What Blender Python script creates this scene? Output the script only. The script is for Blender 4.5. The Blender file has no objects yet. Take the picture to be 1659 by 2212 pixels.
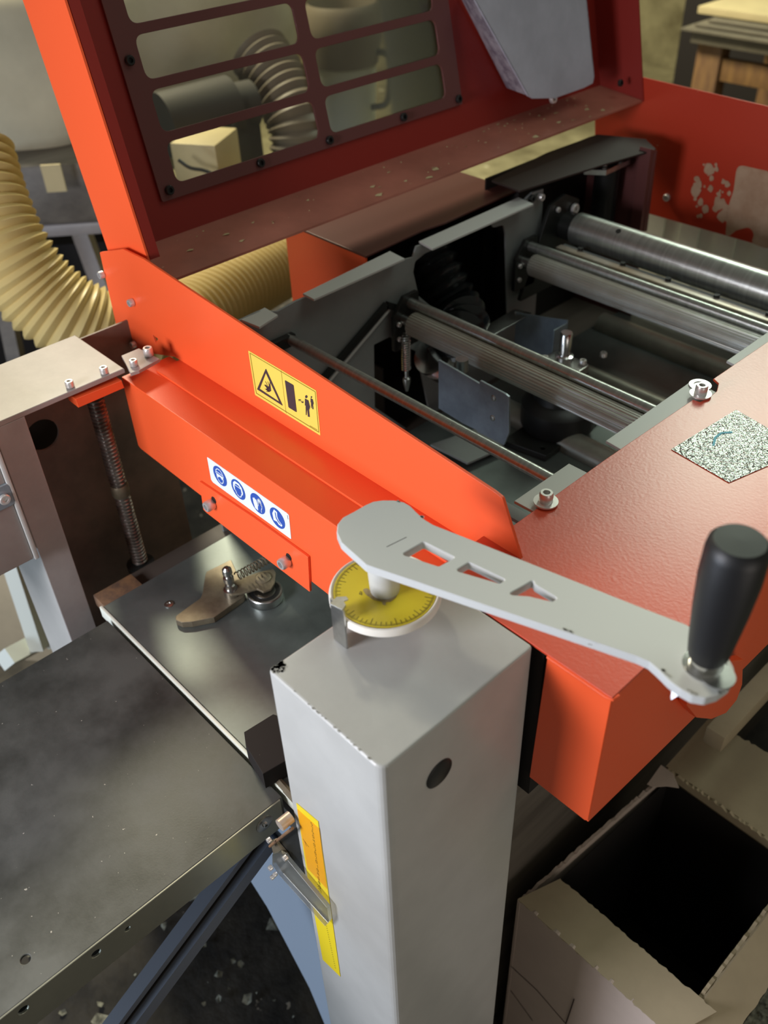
import bpy, bmesh, math, random
from mathutils import Vector, Matrix, noise
random.seed(7)
S = bpy.context.scene
COLL = S.collection
# ---------------------------------------------------------------- camera
FPX = 1961.06
CAM = Vector((0.0, 0.0, 1.45))
AX = Vector((0.684334, 0.445612, -0.577163))     # world x in camera frame (right, down, forward)
AY = Vector((0.728376, -0.454654, 0.512599))
AZ = Vector((-0.033989, -0.771180, -0.635709))
cam_d = bpy.data.cameras.new('camera'); cam = bpy.data.objects.new('camera', cam_d); COLL.objects.link(cam)
right = Vector((AX[0], AY[0], AZ[0])); down = Vector((AX[1], AY[1], AZ[1])); fwd = Vector((AX[2], AY[2], AZ[2]))
rot = Matrix((right, -down, -fwd)).transposed()
cam.matrix_world = Matrix.Translation(CAM) @ rot.to_4x4()
cam_d.sensor_fit = 'VERTICAL'; cam_d.sensor_height = 36.0; cam_d.lens = FPX / 2212 * 36.0
cam_d.clip_start = 0.02; cam_d.clip_end = 50
cam_d.dof.use_dof = True; cam_d.dof.focus_distance = 0.85; cam_d.dof.aperture_fstop = 6.0
S.camera = cam
# ---------------------------------------------------------------- view and light
S.view_settings.view_transform = 'Standard'; S.view_settings.look = 'None'
S.view_settings.gamma = 1; S.view_settings.use_curve_mapping = False
S.view_settings.exposure = 0.0
w = bpy.data.worlds.new('world'); S.world = w; w.use_nodes = True
w.node_tree.nodes['Background'].inputs[0].default_value = (0.54, 0.52, 0.43, 1)
w.node_tree.nodes['Background'].inputs[1].default_value = 0.21

def area(name, loc, target, sx, sy, power, color):
    d = bpy.data.lights.new(name, 'AREA'); d.shape = 'RECTANGLE'; d.size = sx; d.size_y = sy
    d.energy = power; d.color = color
    o = bpy.data.objects.new(name, d); COLL.objects.link(o); o.location = loc
    o.rotation_euler = (Vector(target) - Vector(loc)).to_track_quat('-Z', 'Y').to_euler()
    return o
area('window_light', (-0.62, -0.66, 1.24), (-0.5, 0.5, 0.9), 0.34, 0.34, 13.5, (0.93, 0.93, 1.0))
area('low_daylight', (-1.25, -1.9, 0.55), (-0.6, 0.2, 0.4), 0.6, 0.6, 22, (0.66, 0.80, 1.0))
area('side_fill_light', (1.0, 0.1, 0.80), (-0.25, 0.35, 0.75), 0.6, 0.6, 3.1, (1.0, 0.90, 0.80))
area('far_tube_light', (-1.45, 3.45, 2.95), (-0.5, 0.9, 0.9), 0.7, 1.0, 30, (0.86, 1.0, 0.82))
area('overhead_light', (0.1, 1.3, 2.9), (-0.6, 0.9, 0.9), 1.2, 1.2, 7, (0.88, 1.0, 0.90))
area('rear_bay_light', (-3.2, 1.2, 3.2), (-3.0, 2.6, 0.2), 0.8, 0.8, 200, (1.0, 0.92, 0.68))

# ---------------------------------------------------------------- pixel helpers (image 1659 x 2212)
def ray(px, py):
    v = Vector(((px - 829.5) / FPX, (py - 1106.0) / FPX, 1.0))
    return Vector((AX.dot(v), AY.dot(v), AZ.dot(v)))
def at(ax, val, px, py):
    d = ray(px, py); return CAM + d * ((val - CAM[ax]) / d[ax])
def atp(px, py, o, n):
    d = ray(px, py); return CAM + d * ((Vector(o) - CAM).dot(n) / d.dot(n))
def dist(px, py, r):
    return CAM + ray(px, py).normalized() * r

# ---------------------------------------------------------------- materials
def mat(name, col, rough=0.5, metal=0.0, bump=0.0, bscale=400.0, var=0.0, vscale=6.0, spots=None, sscale=120.0,
        sth=0.72, coat=0.0, spec=0.5, col2=None, stretch=None, rvar=0.0, bdist=0.0006, alpha=None, sss=0.0):
    m = bpy.data.materials.new(name); m.use_nodes = True
    nt = m.node_tree; N = nt.nodes; L = nt.links; b = N['Principled BSDF']
    b.inputs['Roughness'].default_value = rough; b.inputs['Metallic'].default_value = metal
    b.inputs['Coat Weight'].default_value = coat; b.inputs['Coat Roughness'].default_value = 0.28; b.inputs['Specular IOR Level'].default_value = spec
    b.inputs['Base Color'].default_value = (*col, 1)
    if sss: b.inputs['Subsurface Weight'].default_value = sss; b.inputs['Subsurface Radius'].default_value = (0.01, 0.008, 0.004)
    tc = N.new('ShaderNodeTexCoord'); src = tc.outputs['Object']
    if stretch:
        mp = N.new('ShaderNodeMapping'); mp.inputs['Scale'].default_value = stretch
        L.new(src, mp.inputs['Vector']); src = mp.outputs['Vector']
    cur = None
    if var > 0 or col2:
        n = N.new('ShaderNodeTexNoise'); n.inputs['Scale'].default_value = vscale; n.inputs['Detail'].default_value = 5
        n.inputs['Roughness'].default_value = 0.65
        L.new(src, n.inputs['Vector'])
        r = N.new('ShaderNodeValToRGB'); r.color_ramp.elements[0].position = 0.36; r.color_ramp.elements[1].position = 0.66
        c2 = col2 if col2 else tuple(c * (1 - var) for c in col)
        r.color_ramp.elements[0].color = (*c2, 1); r.color_ramp.elements[1].color = (*col, 1)
        L.new(n.outputs['Fac'], r.inputs['Fac']); cur = r.outputs['Color']
        if rvar:
            mr = N.new('ShaderNodeMapRange'); mr.inputs['To Min'].default_value = rough - rvar; mr.inputs['To Max'].default_value = rough + rvar
            mr.inputs['From Min'].default_value = 0.3; mr.inputs['From Max'].default_value = 0.7
            L.new(n.outputs['Fac'], mr.inputs['Value']); L.new(mr.outputs['Result'], b.inputs['Roughness'])
    if spots:
        n = N.new('ShaderNodeTexNoise'); n.inputs['Scale'].default_value = sscale; n.inputs['Detail'].default_value = 2
        L.new(tc.outputs['Object'], n.inputs['Vector'])
        r = N.new('ShaderNodeValToRGB'); r.color_ramp.elements[0].position = sth; r.color_ramp.elements[1].position = sth + 0.03
        r.color_ramp.elements[0].color = (0, 0, 0, 1); r.color_ramp.elements[1].color = (1, 1, 1, 1)
        L.new(n.outputs['Fac'], r.inputs['Fac'])
        mx = N.new('ShaderNodeMix'); mx.data_type = 'RGBA'
        L.new(r.outputs['Color'], mx.inputs['Factor'])
        if cur: L.new(cur, mx.inputs['A'])
        else: mx.inputs['A'].default_value = (*col, 1)
        mx.inputs['B'].default_value = (*spots, 1); cur = mx.outputs['Result']
    if cur: L.new(cur, b.inputs['Base Color'])
    if bump > 0:
        n = N.new('ShaderNodeTexNoise'); n.inputs['Scale'].default_value = bscale; n.inputs['Detail'].default_value = 3
        L.new(src, n.inputs['Vector'])
        bp = N.new('ShaderNodeBump'); bp.inputs['Strength'].default_value = bump; bp.inputs['Distance'].default_value = bdist
        L.new(n.outputs['Fac'], bp.inputs['Height']); L.new(bp.outputs['Normal'], b.inputs['Normal'])
        if coat: L.new(bp.outputs['Normal'], b.inputs['Coat Normal'])
    return m
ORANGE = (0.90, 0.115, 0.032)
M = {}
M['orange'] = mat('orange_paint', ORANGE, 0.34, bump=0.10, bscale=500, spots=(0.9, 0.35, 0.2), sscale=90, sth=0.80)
M['plate'] = mat('orange_plate_paint', (0.66, 0.062, 0.018), 0.40, coat=0.75, bump=0.22, bscale=330, spots=(0.25, 0.06, 0.03), sscale=130, sth=0.79)
M['lip'] = mat('dusty_brown_red_paint', (0.46, 0.17, 0.12), 0.30, var=0.3, vscale=7, spots=(0.55, 0.38, 0.28), sscale=130, sth=0.76)
M['shadedustred'] = mat('shaded_orange_with_sawdust', (0.50, 0.038, 0.012), 0.40, bump=0.1, bscale=400, spots=(0.65, 0.42, 0.28), sscale=110, sth=0.755)  # same orange paint darkened for the low light there, plus real sawdust specks
M['shadered'] = mat('orange_paint_inner_shaded', (0.24, 0.017, 0.011), 0.42, bump=0.05, bscale=300)  # same orange paint, with the shade inside the hood put into the colour
M['lidblack'] = mat('dark_brown_cover_paint', (0.028, 0.017, 0.015), 0.6, spec=0.3)
M['lid'] = mat('brown_glossy_lid', (0.10, 0.035, 0.028), 0.35)
M['backwall'] = mat('shaded_brown_sheet', (0.24, 0.155, 0.12), 0.5, col2=(0.12, 0.085, 0.065), vscale=8)  # column sheet coloured dark brown for the shade inside the open channel
M['darkframe'] = mat('dark_brown_sheet', (0.13, 0.045, 0.042), 0.33)
M['grey'] = mat('grey_machine_paint', (0.50, 0.50, 0.475), 0.33, bump=0.05, bscale=500, var=0.10, vscale=14, spots=(0.05, 0.05, 0.045), sscale=95, sth=0.83)
M['greychip'] = mat('worn_grey_paint', (0.09, 0.085, 0.075), 0.6, col2=(0.5, 0.5, 0.47), vscale=400)
M['pinkgrey'] = mat('dusty_grey_paint', (0.37, 0.335, 0.32), 0.42, var=0.15, vscale=20, spots=(0.12, 0.08, 0.07), sscale=80, sth=0.80)
M['white'] = mat('white_powder_coat', (0.56, 0.575, 0.57), 0.33, spots=(0.12, 0.11, 0.1), sscale=120, sth=0.83)
M['whiteplastic'] = mat('white_plastic', (0.82, 0.78, 0.70), 0.4, sss=0.1)
M['yellow'] = mat('yellow_dial_face', (0.78, 0.62, 0.03), 0.38)
M['smear'] = mat('brown_grease', (0.30, 0.22, 0.11), 0.7, col2=(0.45, 0.36, 0.15), vscale=300)
M['black'] = mat('black_plastic', (0.012, 0.012, 0.012), 0.38, bump=0.15, bscale=900)
M['blackgloss'] = mat('glossy_black_hose', (0.012, 0.014, 0.015), 0.18)
M['grip'] = mat('black_grip_plastic', (0.010, 0.010, 0.011), 0.48, bump=0.25, bscale=1200, bdist=0.0002)
M['blackmetal'] = mat('black_metal', (0.02, 0.021, 0.02), 0.35, metal=0.3, spec=0.5)
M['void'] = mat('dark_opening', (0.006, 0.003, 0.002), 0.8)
M['zinc'] = mat('zinc_steel', (0.62, 0.62, 0.60), 0.28, metal=1.0, var=0.25, vscale=60)
M['bright'] = mat('bright_steel', (0.78, 0.78, 0.77), 0.18, metal=1.0)
M['boltsteel'] = mat('bolt_steel', (0.74, 0.72, 0.70), 0.34, metal=0.65)
M['brushed'] = mat('brushed_steel', (0.60, 0.63, 0.60), 0.30, metal=0.9, bump=0.2, bscale=60, stretch=(60, 1, 1), var=0.25, vscale=3)
M['alu'] = mat('ribbed_steel', (0.60, 0.62, 0.58), 0.42, metal=0.6, col2=(0.45, 0.43, 0.36), vscale=9)
M['bed'] = mat('ground_steel_bed', (0.20, 0.23, 0.22), 0.42, metal=0.65, var=0.35, vscale=9, rvar=0.07, spots=(0.6, 0.6, 0.55), sscale=150, sth=0.80)
M['bedspot'] = mat('bed_back_steel', (0.40, 0.40, 0.34), 0.4, metal=0.6, var=0.4, vscale=8)
M['table'] = mat('dark_dusty_table_steel', (0.105, 0.108, 0.098), 0.52, metal=0.35, col2=(0.046, 0.048, 0.042), vscale=11, bump=0.15, bscale=500,
                 spots=(0.42, 0.40, 0.35), sscale=230, sth=0.755, rvar=0.1)
M['flange'] = mat('galvanised_edge', (0.42, 0.42, 0.34), 0.34, metal=0.75, var=0.2, vscale=8)
M['greysheet'] = mat('grey_side_sheet', (0.29, 0.31, 0.305), 0.42, metal=0.15, var=0.15, vscale=12)
M['greytab'] = mat('grey_tab_sheet', (0.52, 0.53, 0.51), 0.42)
M['bluesheet'] = mat('blue_grey_sheet', (0.32, 0.38, 0.43), 0.35, metal=0.5, var=0.3, vscale=25)
M['chute'] = mat('blue_grey_plastic', (0.46, 0.47, 0.55), 0.35, bump=0.2, bscale=60, var=0.2, vscale=10)
M['chuterim'] = mat('scuffed_plastic', (0.42, 0.40, 0.44), 0.5, col2=(0.16, 0.14, 0.18), vscale=60)
M['hose'] = mat('yellow_hose_plastic', (0.62, 0.48, 0.20), 0.38, sss=0.05)
M['hosedark'] = mat('brown_hose_wall', (0.30, 0.20, 0.06), 0.5)
M['greyhose'] = mat('grey_brown_hose', (0.17, 0.14, 0.10), 0.5)
M['motor'] = mat('dark_motor_paint', (0.028, 0.024, 0.018), 0.6)
M['fabric'] = mat('beige_dust_bag_fabric', (0.58, 0.53, 0.38), 0.9, var=0.25, vscale=3)
M['concrete'] = mat('mottled_concrete', (0.30, 0.27, 0.15), 0.9, col2=(0.14, 0.12, 0.06), vscale=5, spots=(0.5, 0.47, 0.32), sscale=9, sth=0.70)
M['floor'] = mat('dirty_dark_floor', (0.060, 0.052, 0.042), 0.85, col2=(0.018, 0.016, 0.014), vscale=12, bump=0.6, bscale=60, bdist=0.004, spots=(0.35, 0.31, 0.25), sscale=45, sth=0.735)
M['card'] = mat('brown_cardboard', (0.42, 0.34, 0.22), 0.8, var=0.12, vscale=12)
M['cardpink'] = mat('pale_cardboard', (0.56, 0.45, 0.38), 0.8, var=0.10, vscale=10)
M['cardin'] = mat('cardboard_inside_shaded', (0.10, 0.075, 0.05), 0.9)  # cardboard colour darkened for the shade inside the box
M['ink'] = mat('dark_ink', (0.03, 0.012, 0.01), 0.7)
M['mark'] = mat('black_print', (0.035, 0.025, 0.03), 0.5)
M['signy'] = mat('yellow_sticker', (0.86, 0.62, 0.10), 0.38)
M['olive'] = mat('olive_print', (0.30, 0.22, 0.02), 0.5)
M['signw'] = mat('white_sticker', (0.78, 0.84, 0.86), 0.35)
M['signb'] = mat('blue_print', (0.03, 0.09, 0.40), 0.4)
M['tapey'] = mat('yellow_tape', (0.85, 0.66, 0.02), 0.35)
M['tapeo'] = mat('orange_tape', (0.84, 0.38, 0.01), 0.35)
M['wood'] = mat('brown_wood', (0.24, 0.13, 0.045), 0.6, col2=(0.14, 0.07, 0.03), vscale=8, stretch=(6, 1, 1))
M['palewood'] = mat('pale_wood', (0.58, 0.48, 0.26), 0.6, var=0.15, vscale=6)
M['darkwood'] = mat('dark_board', (0.16, 0.14, 0.10), 0.6, var=0.3, vscale=6)
M['bin'] = mat('pale_grey_plastic', (0.60, 0.64, 0.58), 0.5)
M['strip'] = mat('pale_grey_strip', (0.80, 0.83, 0.72), 0.45, var=0.1, vscale=15)
M['rust'] = mat('rusty_steel', (0.24, 0.13, 0.06), 0.7, col2=(0.10, 0.06, 0.04), vscale=50)
M['beamdark'] = mat('grimy_black_brown_steel', (0.05, 0.038, 0.03), 0.6)
M['greasesteel'] = mat('greasy_screw_steel', (0.45, 0.42, 0.39), 0.32, metal=0.9, col2=(0.12, 0.09, 0.07), vscale=30)
M['bronze'] = mat('dusty_steel', (0.30, 0.26, 0.18), 0.45, metal=0.6, col2=(0.19, 0.15, 0.10), vscale=30)
M['copper'] = mat('coppery_edge', (0.66, 0.60, 0.54), 0.4, metal=0.5, col2=(0.50, 0.38, 0.28), vscale=20)
M['bluegrey'] = mat('blue_grey_cabinet', (0.60, 0.70, 0.84), 0.45)
M['slate'] = mat('slate_steel_channel', (0.13, 0.145, 0.18), 0.5)
M['basegrey'] = mat('grey_brown_base', (0.19, 0.165, 0.135), 0.5, col2=(0.10, 0.085, 0.07), vscale=4, stretch=(4, 0.4, 4))
M['sawdust'] = mat('sawdust_flakes', (0.50, 0.50, 0.40), 0.9, col2=(0.10, 0.10, 0.08), vscale=90)
M['worn'] = mat('worn_paint_patch', (0.52, 0.35, 0.23), 0.6, col2=(0.42, 0.25, 0.15), vscale=30)
def glassy(name, tint, fac, rough, bump=0.0, bscale=200):
    m = bpy.data.materials.new(name); m.use_nodes = True; nt = m.node_tree; N = nt.nodes; L = nt.links
    N.remove(N['Principled BSDF']); out = N['Material Output']
    t = N.new('ShaderNodeBsdfTransparent'); t.inputs[0].default_value = (*tint, 1)
    g = N.new('ShaderNodeBsdfGlossy'); g.inputs['Roughness'].default_value = rough; g.inputs[0].default_value = (0.9, 0.92, 0.9, 1)
    mx = N.new('ShaderNodeMixShader')
    fr = N.new('ShaderNodeFresnel'); fr.inputs[0].default_value = 1.5
    ad = N.new('ShaderNodeMath'); ad.operation = 'ADD'; ad.inputs[1].default_value = fac
    L.new(fr.outputs[0], ad.inputs[0]); L.new(ad.outputs[0], mx.inputs[0])
    L.new(t.outputs[0], mx.inputs[1]); L.new(g.outputs[0], mx.inputs[2]); L.new(mx.outputs[0], out.inputs[0])
    if bump:
        tc = N.new('ShaderNodeTexCoord'); n = N.new('ShaderNodeTexNoise'); n.inputs['Scale'].default_value = bscale
        L.new(tc.outputs['Object'], n.inputs['Vector']); bp = N.new('ShaderNodeBump'); bp.inputs['Strength'].default_value = bump
        bp.inputs['Distance'].default_value = 0.001
        L.new(n.outputs['Fac'], bp.inputs['Height']); L.new(bp.outputs['Normal'], g.inputs['Normal']); L.new(bp.outputs['Normal'], fr.inputs['Normal'])
    return m
M['tape'] = glassy('clear_tape', (0.93, 0.95, 0.93), 0.10, 0.16, 1.0, 260)
M['pane'] = glassy('clear_pane', (0.90, 0.90, 0.86), 0.0, 0.12)
M['clearflap'] = glassy('clear_plastic', (0.88, 0.86, 0.84), 0.12, 0.3)

# ---------------------------------------------------------------- object helpers
def smooth(me, ang=35):
    if me.name.startswith('flat'):
        for p in me.polygons: p.use_smooth = False
        return
    for p in me.polygons: p.use_smooth = True
    try: me.set_sharp_from_angle(angle=math.radians(ang))
    except Exception: pass
def link(name, me, m, parent=None, sm=True):
    o = bpy.data.objects.new(name, me); COLL.objects.link(o)
    if m: me.materials.clear(); me.materials.append(M[m])
    if parent:
        me.transform(Matrix.Translation(-world_of(parent)))
        o.parent = parent
    else:
        # put the origin at the middle of the bottom
        vs = [v.co for v in me.vertices]
        if vs:
            c = Vector(((min(v.x for v in vs) + max(v.x for v in vs)) / 2, (min(v.y for v in vs) + max(v.y for v in vs)) / 2, min(v.z for v in vs)))
            me.transform(Matrix.Translation(-c)); o.location = c
    if sm: smooth(me)
    return o
def world_of(o):
    v = Vector(o.location); p = o.parent
    while p: v = v + Vector(p.location); p = p.parent
    return v
def tag(o, label=None, cat=None, group=None, kind=None):
    if label: o['label'] = label
    if cat: o['category'] = cat
    if group: o['group'] = group
    if kind: o['kind'] = kind
    return o
def thing(name, loc, label, cat, group=None):
    o = bpy.data.objects.new(name, None); COLL.objects.link(o); o.location = loc; o.empty_display_size = 0.02
    return tag(o, label, cat, group)
def dup(o, loc=None, parent=None):
    c = o.copy(); COLL.objects.link(c)
    if parent: c.parent = parent
    if loc is not None: c.location = loc
    for ch in list(o.children): dup(ch, None, c)
    return c

def mesh_of(bm, name='m'):
    me = bpy.data.meshes.new(name); bmesh.ops.recalc_face_normals(bm, faces=bm.faces); bm.to_mesh(me); bm.free(); return me
def join(*meshes):
    bm = bmesh.new()
    for me in meshes: bm.from_mesh(me); bpy.data.meshes.remove(me)
    me = bpy.data.meshes.new('j'); bm.to_mesh(me); bm.free(); return me
def box(x0, x1, y0, y1, z0, z1, bev=0.0, seg=2):
    bm = bmesh.new()
    bmesh.ops.create_cube(bm, size=1)
    for v in bm.verts:
        v.co = Vector(((x0 + x1) / 2 + v.co.x * abs(x1 - x0), (y0 + y1) / 2 + v.co.y * abs(y1 - y0), (z0 + z1) / 2 + v.co.z * abs(z1 - z0)))
    if bev: bmesh.ops.bevel(bm, geom=bm.edges[:], offset=bev, segments=seg, profile=0.5, affect='EDGES')
    return mesh_of(bm)
def frame_to(axis):
    return Vector(axis).normalized().to_track_quat('Z', 'Y').to_matrix().to_4x4()
def lathe(prof, o, axis=(0, 0, 1), seg=32, cap=True):
    """prof: list of (r, h)"""
    bm = bmesh.new(); rings = []
    for r, h in prof:
        rings.append([bm.verts.new((max(r, 1e-5) * math.cos(2 * math.pi * i / seg), max(r, 1e-5) * math.sin(2 * math.pi * i / seg), h)) for i in range(seg)])
    for a, b in zip(rings, rings[1:]):
        for i in range(seg): bm.faces.new((a[i], a[(i + 1) % seg], b[(i + 1) % seg], b[i]))
    if cap: bm.faces.new(rings[0][::-1]); bm.faces.new(rings[-1])
    bm.transform(Matrix.Translation(Vector(o)) @ frame_to(axis))
    return mesh_of(bm)
def cyl(p0, p1, r, seg=24, r1=None):
    p0 = Vector(p0); p1 = Vector(p1)
    return lathe([(r, 0), (r1 if r1 is not None else r, (p1 - p0).length)], p0, p1 - p0, seg)
def tube(pts, r, seg=12, closed=False, rfun=None):
    pts = [Vector(p) for p in pts]; n = len(pts); bm = bmesh.new(); rings = []
    t0 = (pts[1] - pts[0]).normalized(); up = Vector((0, 0, 1)) if abs(t0.z) < 0.9 else Vector((1, 0, 0))
    u = t0.cross(up).normalized()
    for i, p in enumerate(pts):
        t = (pts[min(i + 1, n - 1)] - pts[max(i - 1, 0)]).normalized()
        u = (u - t * u.dot(t)).normalized(); v = t.cross(u)
        rr = rfun(i) if rfun else r
        rings.append([bm.verts.new(p + (u * math.cos(2 * math.pi * k / seg) + v * math.sin(2 * math.pi * k / seg)) * rr) for k in range(seg)])
    for a, b in zip(rings, rings[1:]):
        for k in range(seg): bm.faces.new((a[k], a[(k + 1) % seg], b[(k + 1) % seg], b[k]))
    bm.faces.new(rings[0][::-1]); bm.faces.new(rings[-1])
    return mesh_of(bm)
def spline(pts, n):
    pts = [Vector(p) for p in pts]; P = [pts[0] * 2 - pts[1]] + pts + [pts[-1] * 2 - pts[-2]]; out = []
    for i in range(1, len(P) - 2):
        for k in range(n):
            t = k / n; a, b, c, d = P[i - 1], P[i], P[i + 1], P[i + 2]
            out.append(0.5 * ((2 * b) + (c - a) * t + (2 * a - 5 * b + 4 * c - d) * t * t + (3 * b - a - 3 * c + d) * t ** 3))
    out.append(pts[-1]); return out
def coil(p0, p1, R, r, turns, per=14, seg=6):
    p0 = Vector(p0); p1 = Vector(p1); F = frame_to(p1 - p0); L = (p1 - p0).length; n = int(turns * per)
    return tube([p0 + (F @ Vector((R * math.cos(2 * math.pi * i / per), R * math.sin(2 * math.pi * i / per), L * i / n))) for i in range(n + 1)], r, seg)
def ribbed(pts, r, amp, pitch, seg=32, sub=4):
    """corrugated hose along pts"""
    pts = [Vector(p) for p in pts]; acc = [0]
    for a, b in zip(pts, pts[1:]): acc.append(acc[-1] + (b - a).length)
    L = acc[-1]; n = int(L / pitch * sub); res = []; j = 0
    for i in range(n + 1):
        s = L * i / n
        while j < len(acc) - 2 and acc[j + 1] < s: j += 1
        t = (s - acc[j]) / max(1e-9, acc[j + 1] - acc[j]); res.append(pts[j].lerp(pts[j + 1], t))
    return tube(res, r, seg, rfun=lambda i: r + amp * (1.0, 0.25, -1.0, 0.25)[i % 4])
def rnd(poly, radii, seg=6):
    """round the corners of a 2-D polygon"""
    n = len(poly); out = []
    if not isinstance(radii, (list, tuple)): radii = [radii] * n
    for i in range(n):
        p = Vector(poly[i][:2]); a = Vector(poly[i - 1][:2]); b = Vector(poly[(i + 1) % n][:2]); r = radii[i]
        da = (a - p); db = (b - p)
        if r <= 0 or da.length < 1e-9 or db.length < 1e-9: out.append(p); continue
        da.normalize(); db.normalize(); ang = da.angle(db)
        if ang > 3.05: out.append(p); continue
        d = min(r / math.tan(ang / 2), (a - p).length * 0.48, (b - p).length * 0.48)
        q0 = p + da * d; q1 = p + db * d
        for k in range(seg + 1):
            t = k / seg; out.append((1 - t) ** 2 * q0 + 2 * t * (1 - t) * p + t * t * q1)
    return out
def circ(c, r, n=24): return [Vector((c[0] + r * math.cos(2 * math.pi * i / n), c[1] + r * math.sin(2 * math.pi * i / n))) for i in range(n)]
FR = {  # local (u,v,w) -> world, w is the outward side
    'z': Matrix(((1, 0, 0, 0), (0, 1, 0, 0), (0, 0, 1, 0), (0, 0, 0, 1))),
    'x': Matrix(((0, 0, 1, 0), (1, 0, 0, 0), (0, 1, 0, 0), (0, 0, 0, 1))),
    'y': Matrix(((1, 0, 0, 0), (0, 0, -1, 0), (0, 1, 0, 0), (0, 0, 0, 1)))}
def plate2(outline, holes, frame, front, th, bev=0.0):
    """flat plate: outline in (u,v), front face at w=front, thickness th behind it, optional holes"""
    cu = bpy.data.curves.new('c', 'CURVE'); cu.dimensions = '2D'; cu.fill_mode = 'BOTH'
    cu.extrude = max(th / 2 - bev, 1e-5); cu.bevel_depth = bev; cu.bevel_resolution = 2
    if bev: cu.offset = -bev
    for poly in [outline] + list(holes):
        sp = cu.splines.new('POLY'); sp.points.add(len(poly) - 1); sp.use_cyclic_u = True
        for i, p in enumerate(poly): sp.points[i].co = (p[0], p[1], 0, 1)
    ob = bpy.data.objects.new('tmp', cu); COLL.objects.link(ob)
    dg = bpy.context.evaluated_depsgraph_get(); me = bpy.data.meshes.new_from_object(ob.evaluated_get(dg))
    bpy.data.objects.remove(ob); bpy.data.curves.remove(cu)
    bm = bmesh.new(); bm.from_mesh(me); bmesh.ops.remove_doubles(bm, verts=bm.verts, dist=1e-6); bm.to_mesh(me); bm.free()
    me.transform(frame @ Matrix.Translation((0, 0, front - th / 2))); me.name = 'flat'
    return me
def uv(ax, p):
    return Vector((p.x, p.y)) if ax == 'z' else Vector((p.y, p.z)) if ax == 'x' else Vector((p.x, p.z))
def sgn(ax, val): return val if ax != 'y' else -val
def pts(ax, val, px):
    """photo points on an axis plane -> (u,v)"""
    i = 'xyz'.index(ax); return [uv(ax, at(i, val, *q)) for q in px]
def ppx(ax, val, px, th, r=0.0, holes=(), hr=0.0, bev=0.0):
    return plate2(rnd(pts(ax, val, px), r), [rnd(pts(ax, val, h), hr) for h in holes], FR[ax], sgn(ax, val), th, bev)
def pw(ax, val, poly, th, r=0.0, holes=(), bev=0.0):
    return plate2(rnd(poly, r), holes, FR[ax], sgn(ax, val), th, bev)

# socket head bolt: part with washer sub-part
def bolt(parent, p, axis, r=0.005, h=0.006, m='bright', name='bolt', washer=False):
    if m in ('bright', 'zinc'): m = 'boltsteel'
    p = Vector(p); a = Vector(axis).normalized()
    hd = lathe([(r * 0.86, 0), (r, h * 0.12), (r, h * 0.82), (r * 0.86, h), (r * 0.52, h), (r * 0.5, h * 0.35), (0, h * 0.35)], p, a, 20)
    if washer:
        hd = join(hd, lathe([(r * 1.75, -0.0002), (r * 1.75, 0.0012), (r * 0.9, 0.0013)], p, a, 24))
    return link(name, hd, m, parent)

# ================================================================= SETTING
def grid(x0, x1, y0, y1, nx, ny, f):
    bm = bmesh.new(); vs = [[bm.verts.new((x0 + (x1 - x0) * i / nx, y0 + (y1 - y0) * j / ny, f(x0 + (x1 - x0) * i / nx, y0 + (y1 - y0) * j / ny))) for j in range(ny + 1)] for i in range(nx + 1)]
    for i in range(nx):
        for j in range(ny): bm.faces.new((vs[i][j], vs[i + 1][j], vs[i + 1][j + 1], vs[i][j + 1]))
    return mesh_of(bm)
f_ = link('floor', box(-6.5, 2.0, -2.0, 1.75, -0.1, 0.0), 'floor'); tag(f_, kind='structure')
f_ = link('floor', box(-6.5, 2.0, 1.75, 7.0, -0.1, 0.0), 'concrete'); tag(f_, kind='structure')
w_ = link('wall_back', box(-6.5, 2.0, 5.2, 5.4, 0, 3.2), 'concrete'); tag(w_, kind='structure')
w_ = link('wall_left', box(-6.7, -6.5, -2.0, 7.0, 0, 3.2), 'concrete'); tag(w_, kind='structure')

# ================================================================= RIGHT COLUMN
XL, XR, YF, YB = -0.384, -0.264, 0.2225, 0.3745
col = thing('machine_column', (-0.324, 0.298, 0), 'pale grey painted steel column with a black round plug, under the yellow dial', 'column')
link('column_body', plate2(rnd([(XL, YF), (XR, YF), (XR, YB), (XL, YB)], [0.004, 0.009, 0.004, 0.003]), [], FR['z'], 0.95, 0.95, 0.0022), 'grey', col)
# worn corner
bm = bmesh.new(); random.seed(3)
for k in range(120):
    p = Vector((XL + 0.001 + abs(random.gauss(0, 0.0035)), YF + 0.002 + random.random() * 0.010, 0.9502))
    s = 0.0005 + random.random() * 0.0008
    vs = [bm.verts.new(p + Vector((s * math.cos(a), s * math.sin(a), 0))) for a in (0, 1.3, 2.6, 3.9, 5.1)]; bm.faces.new(vs)
for k in range(16):
    t = random.random(); e = random.choice((0, 1, 1))
    if e == 0: p = Vector((XL + t * 0.11, YF + 0.0012, 0.9502))
    else: p = Vector((XL + 0.005 + (t ** 0.5) * 0.105, YF + 0.0008, 0.9502))
    s = 0.0003 + random.random() * 0.0007
    vs = [bm.verts.new(p + Vector((s * 2 * math.cos(a), s * math.sin(a), 0))) for a in (0, 1.3, 2.6, 3.9, 5.1)]; bm.faces.new(vs)
link('paint_chips', mesh_of(bm), 'greychip', col)['kind'] = 'stuff'
pl = at(0, XR, 948, 1670)
link('hole_plug', lathe([(0.0128, 0), (0.0128, 0.0008), (0.0115, 0.0014), (0, 0.0015)], (XR, pl.y, pl.z), (1, 0, 0), 40), 'black', col)
# recess between column and head

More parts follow.
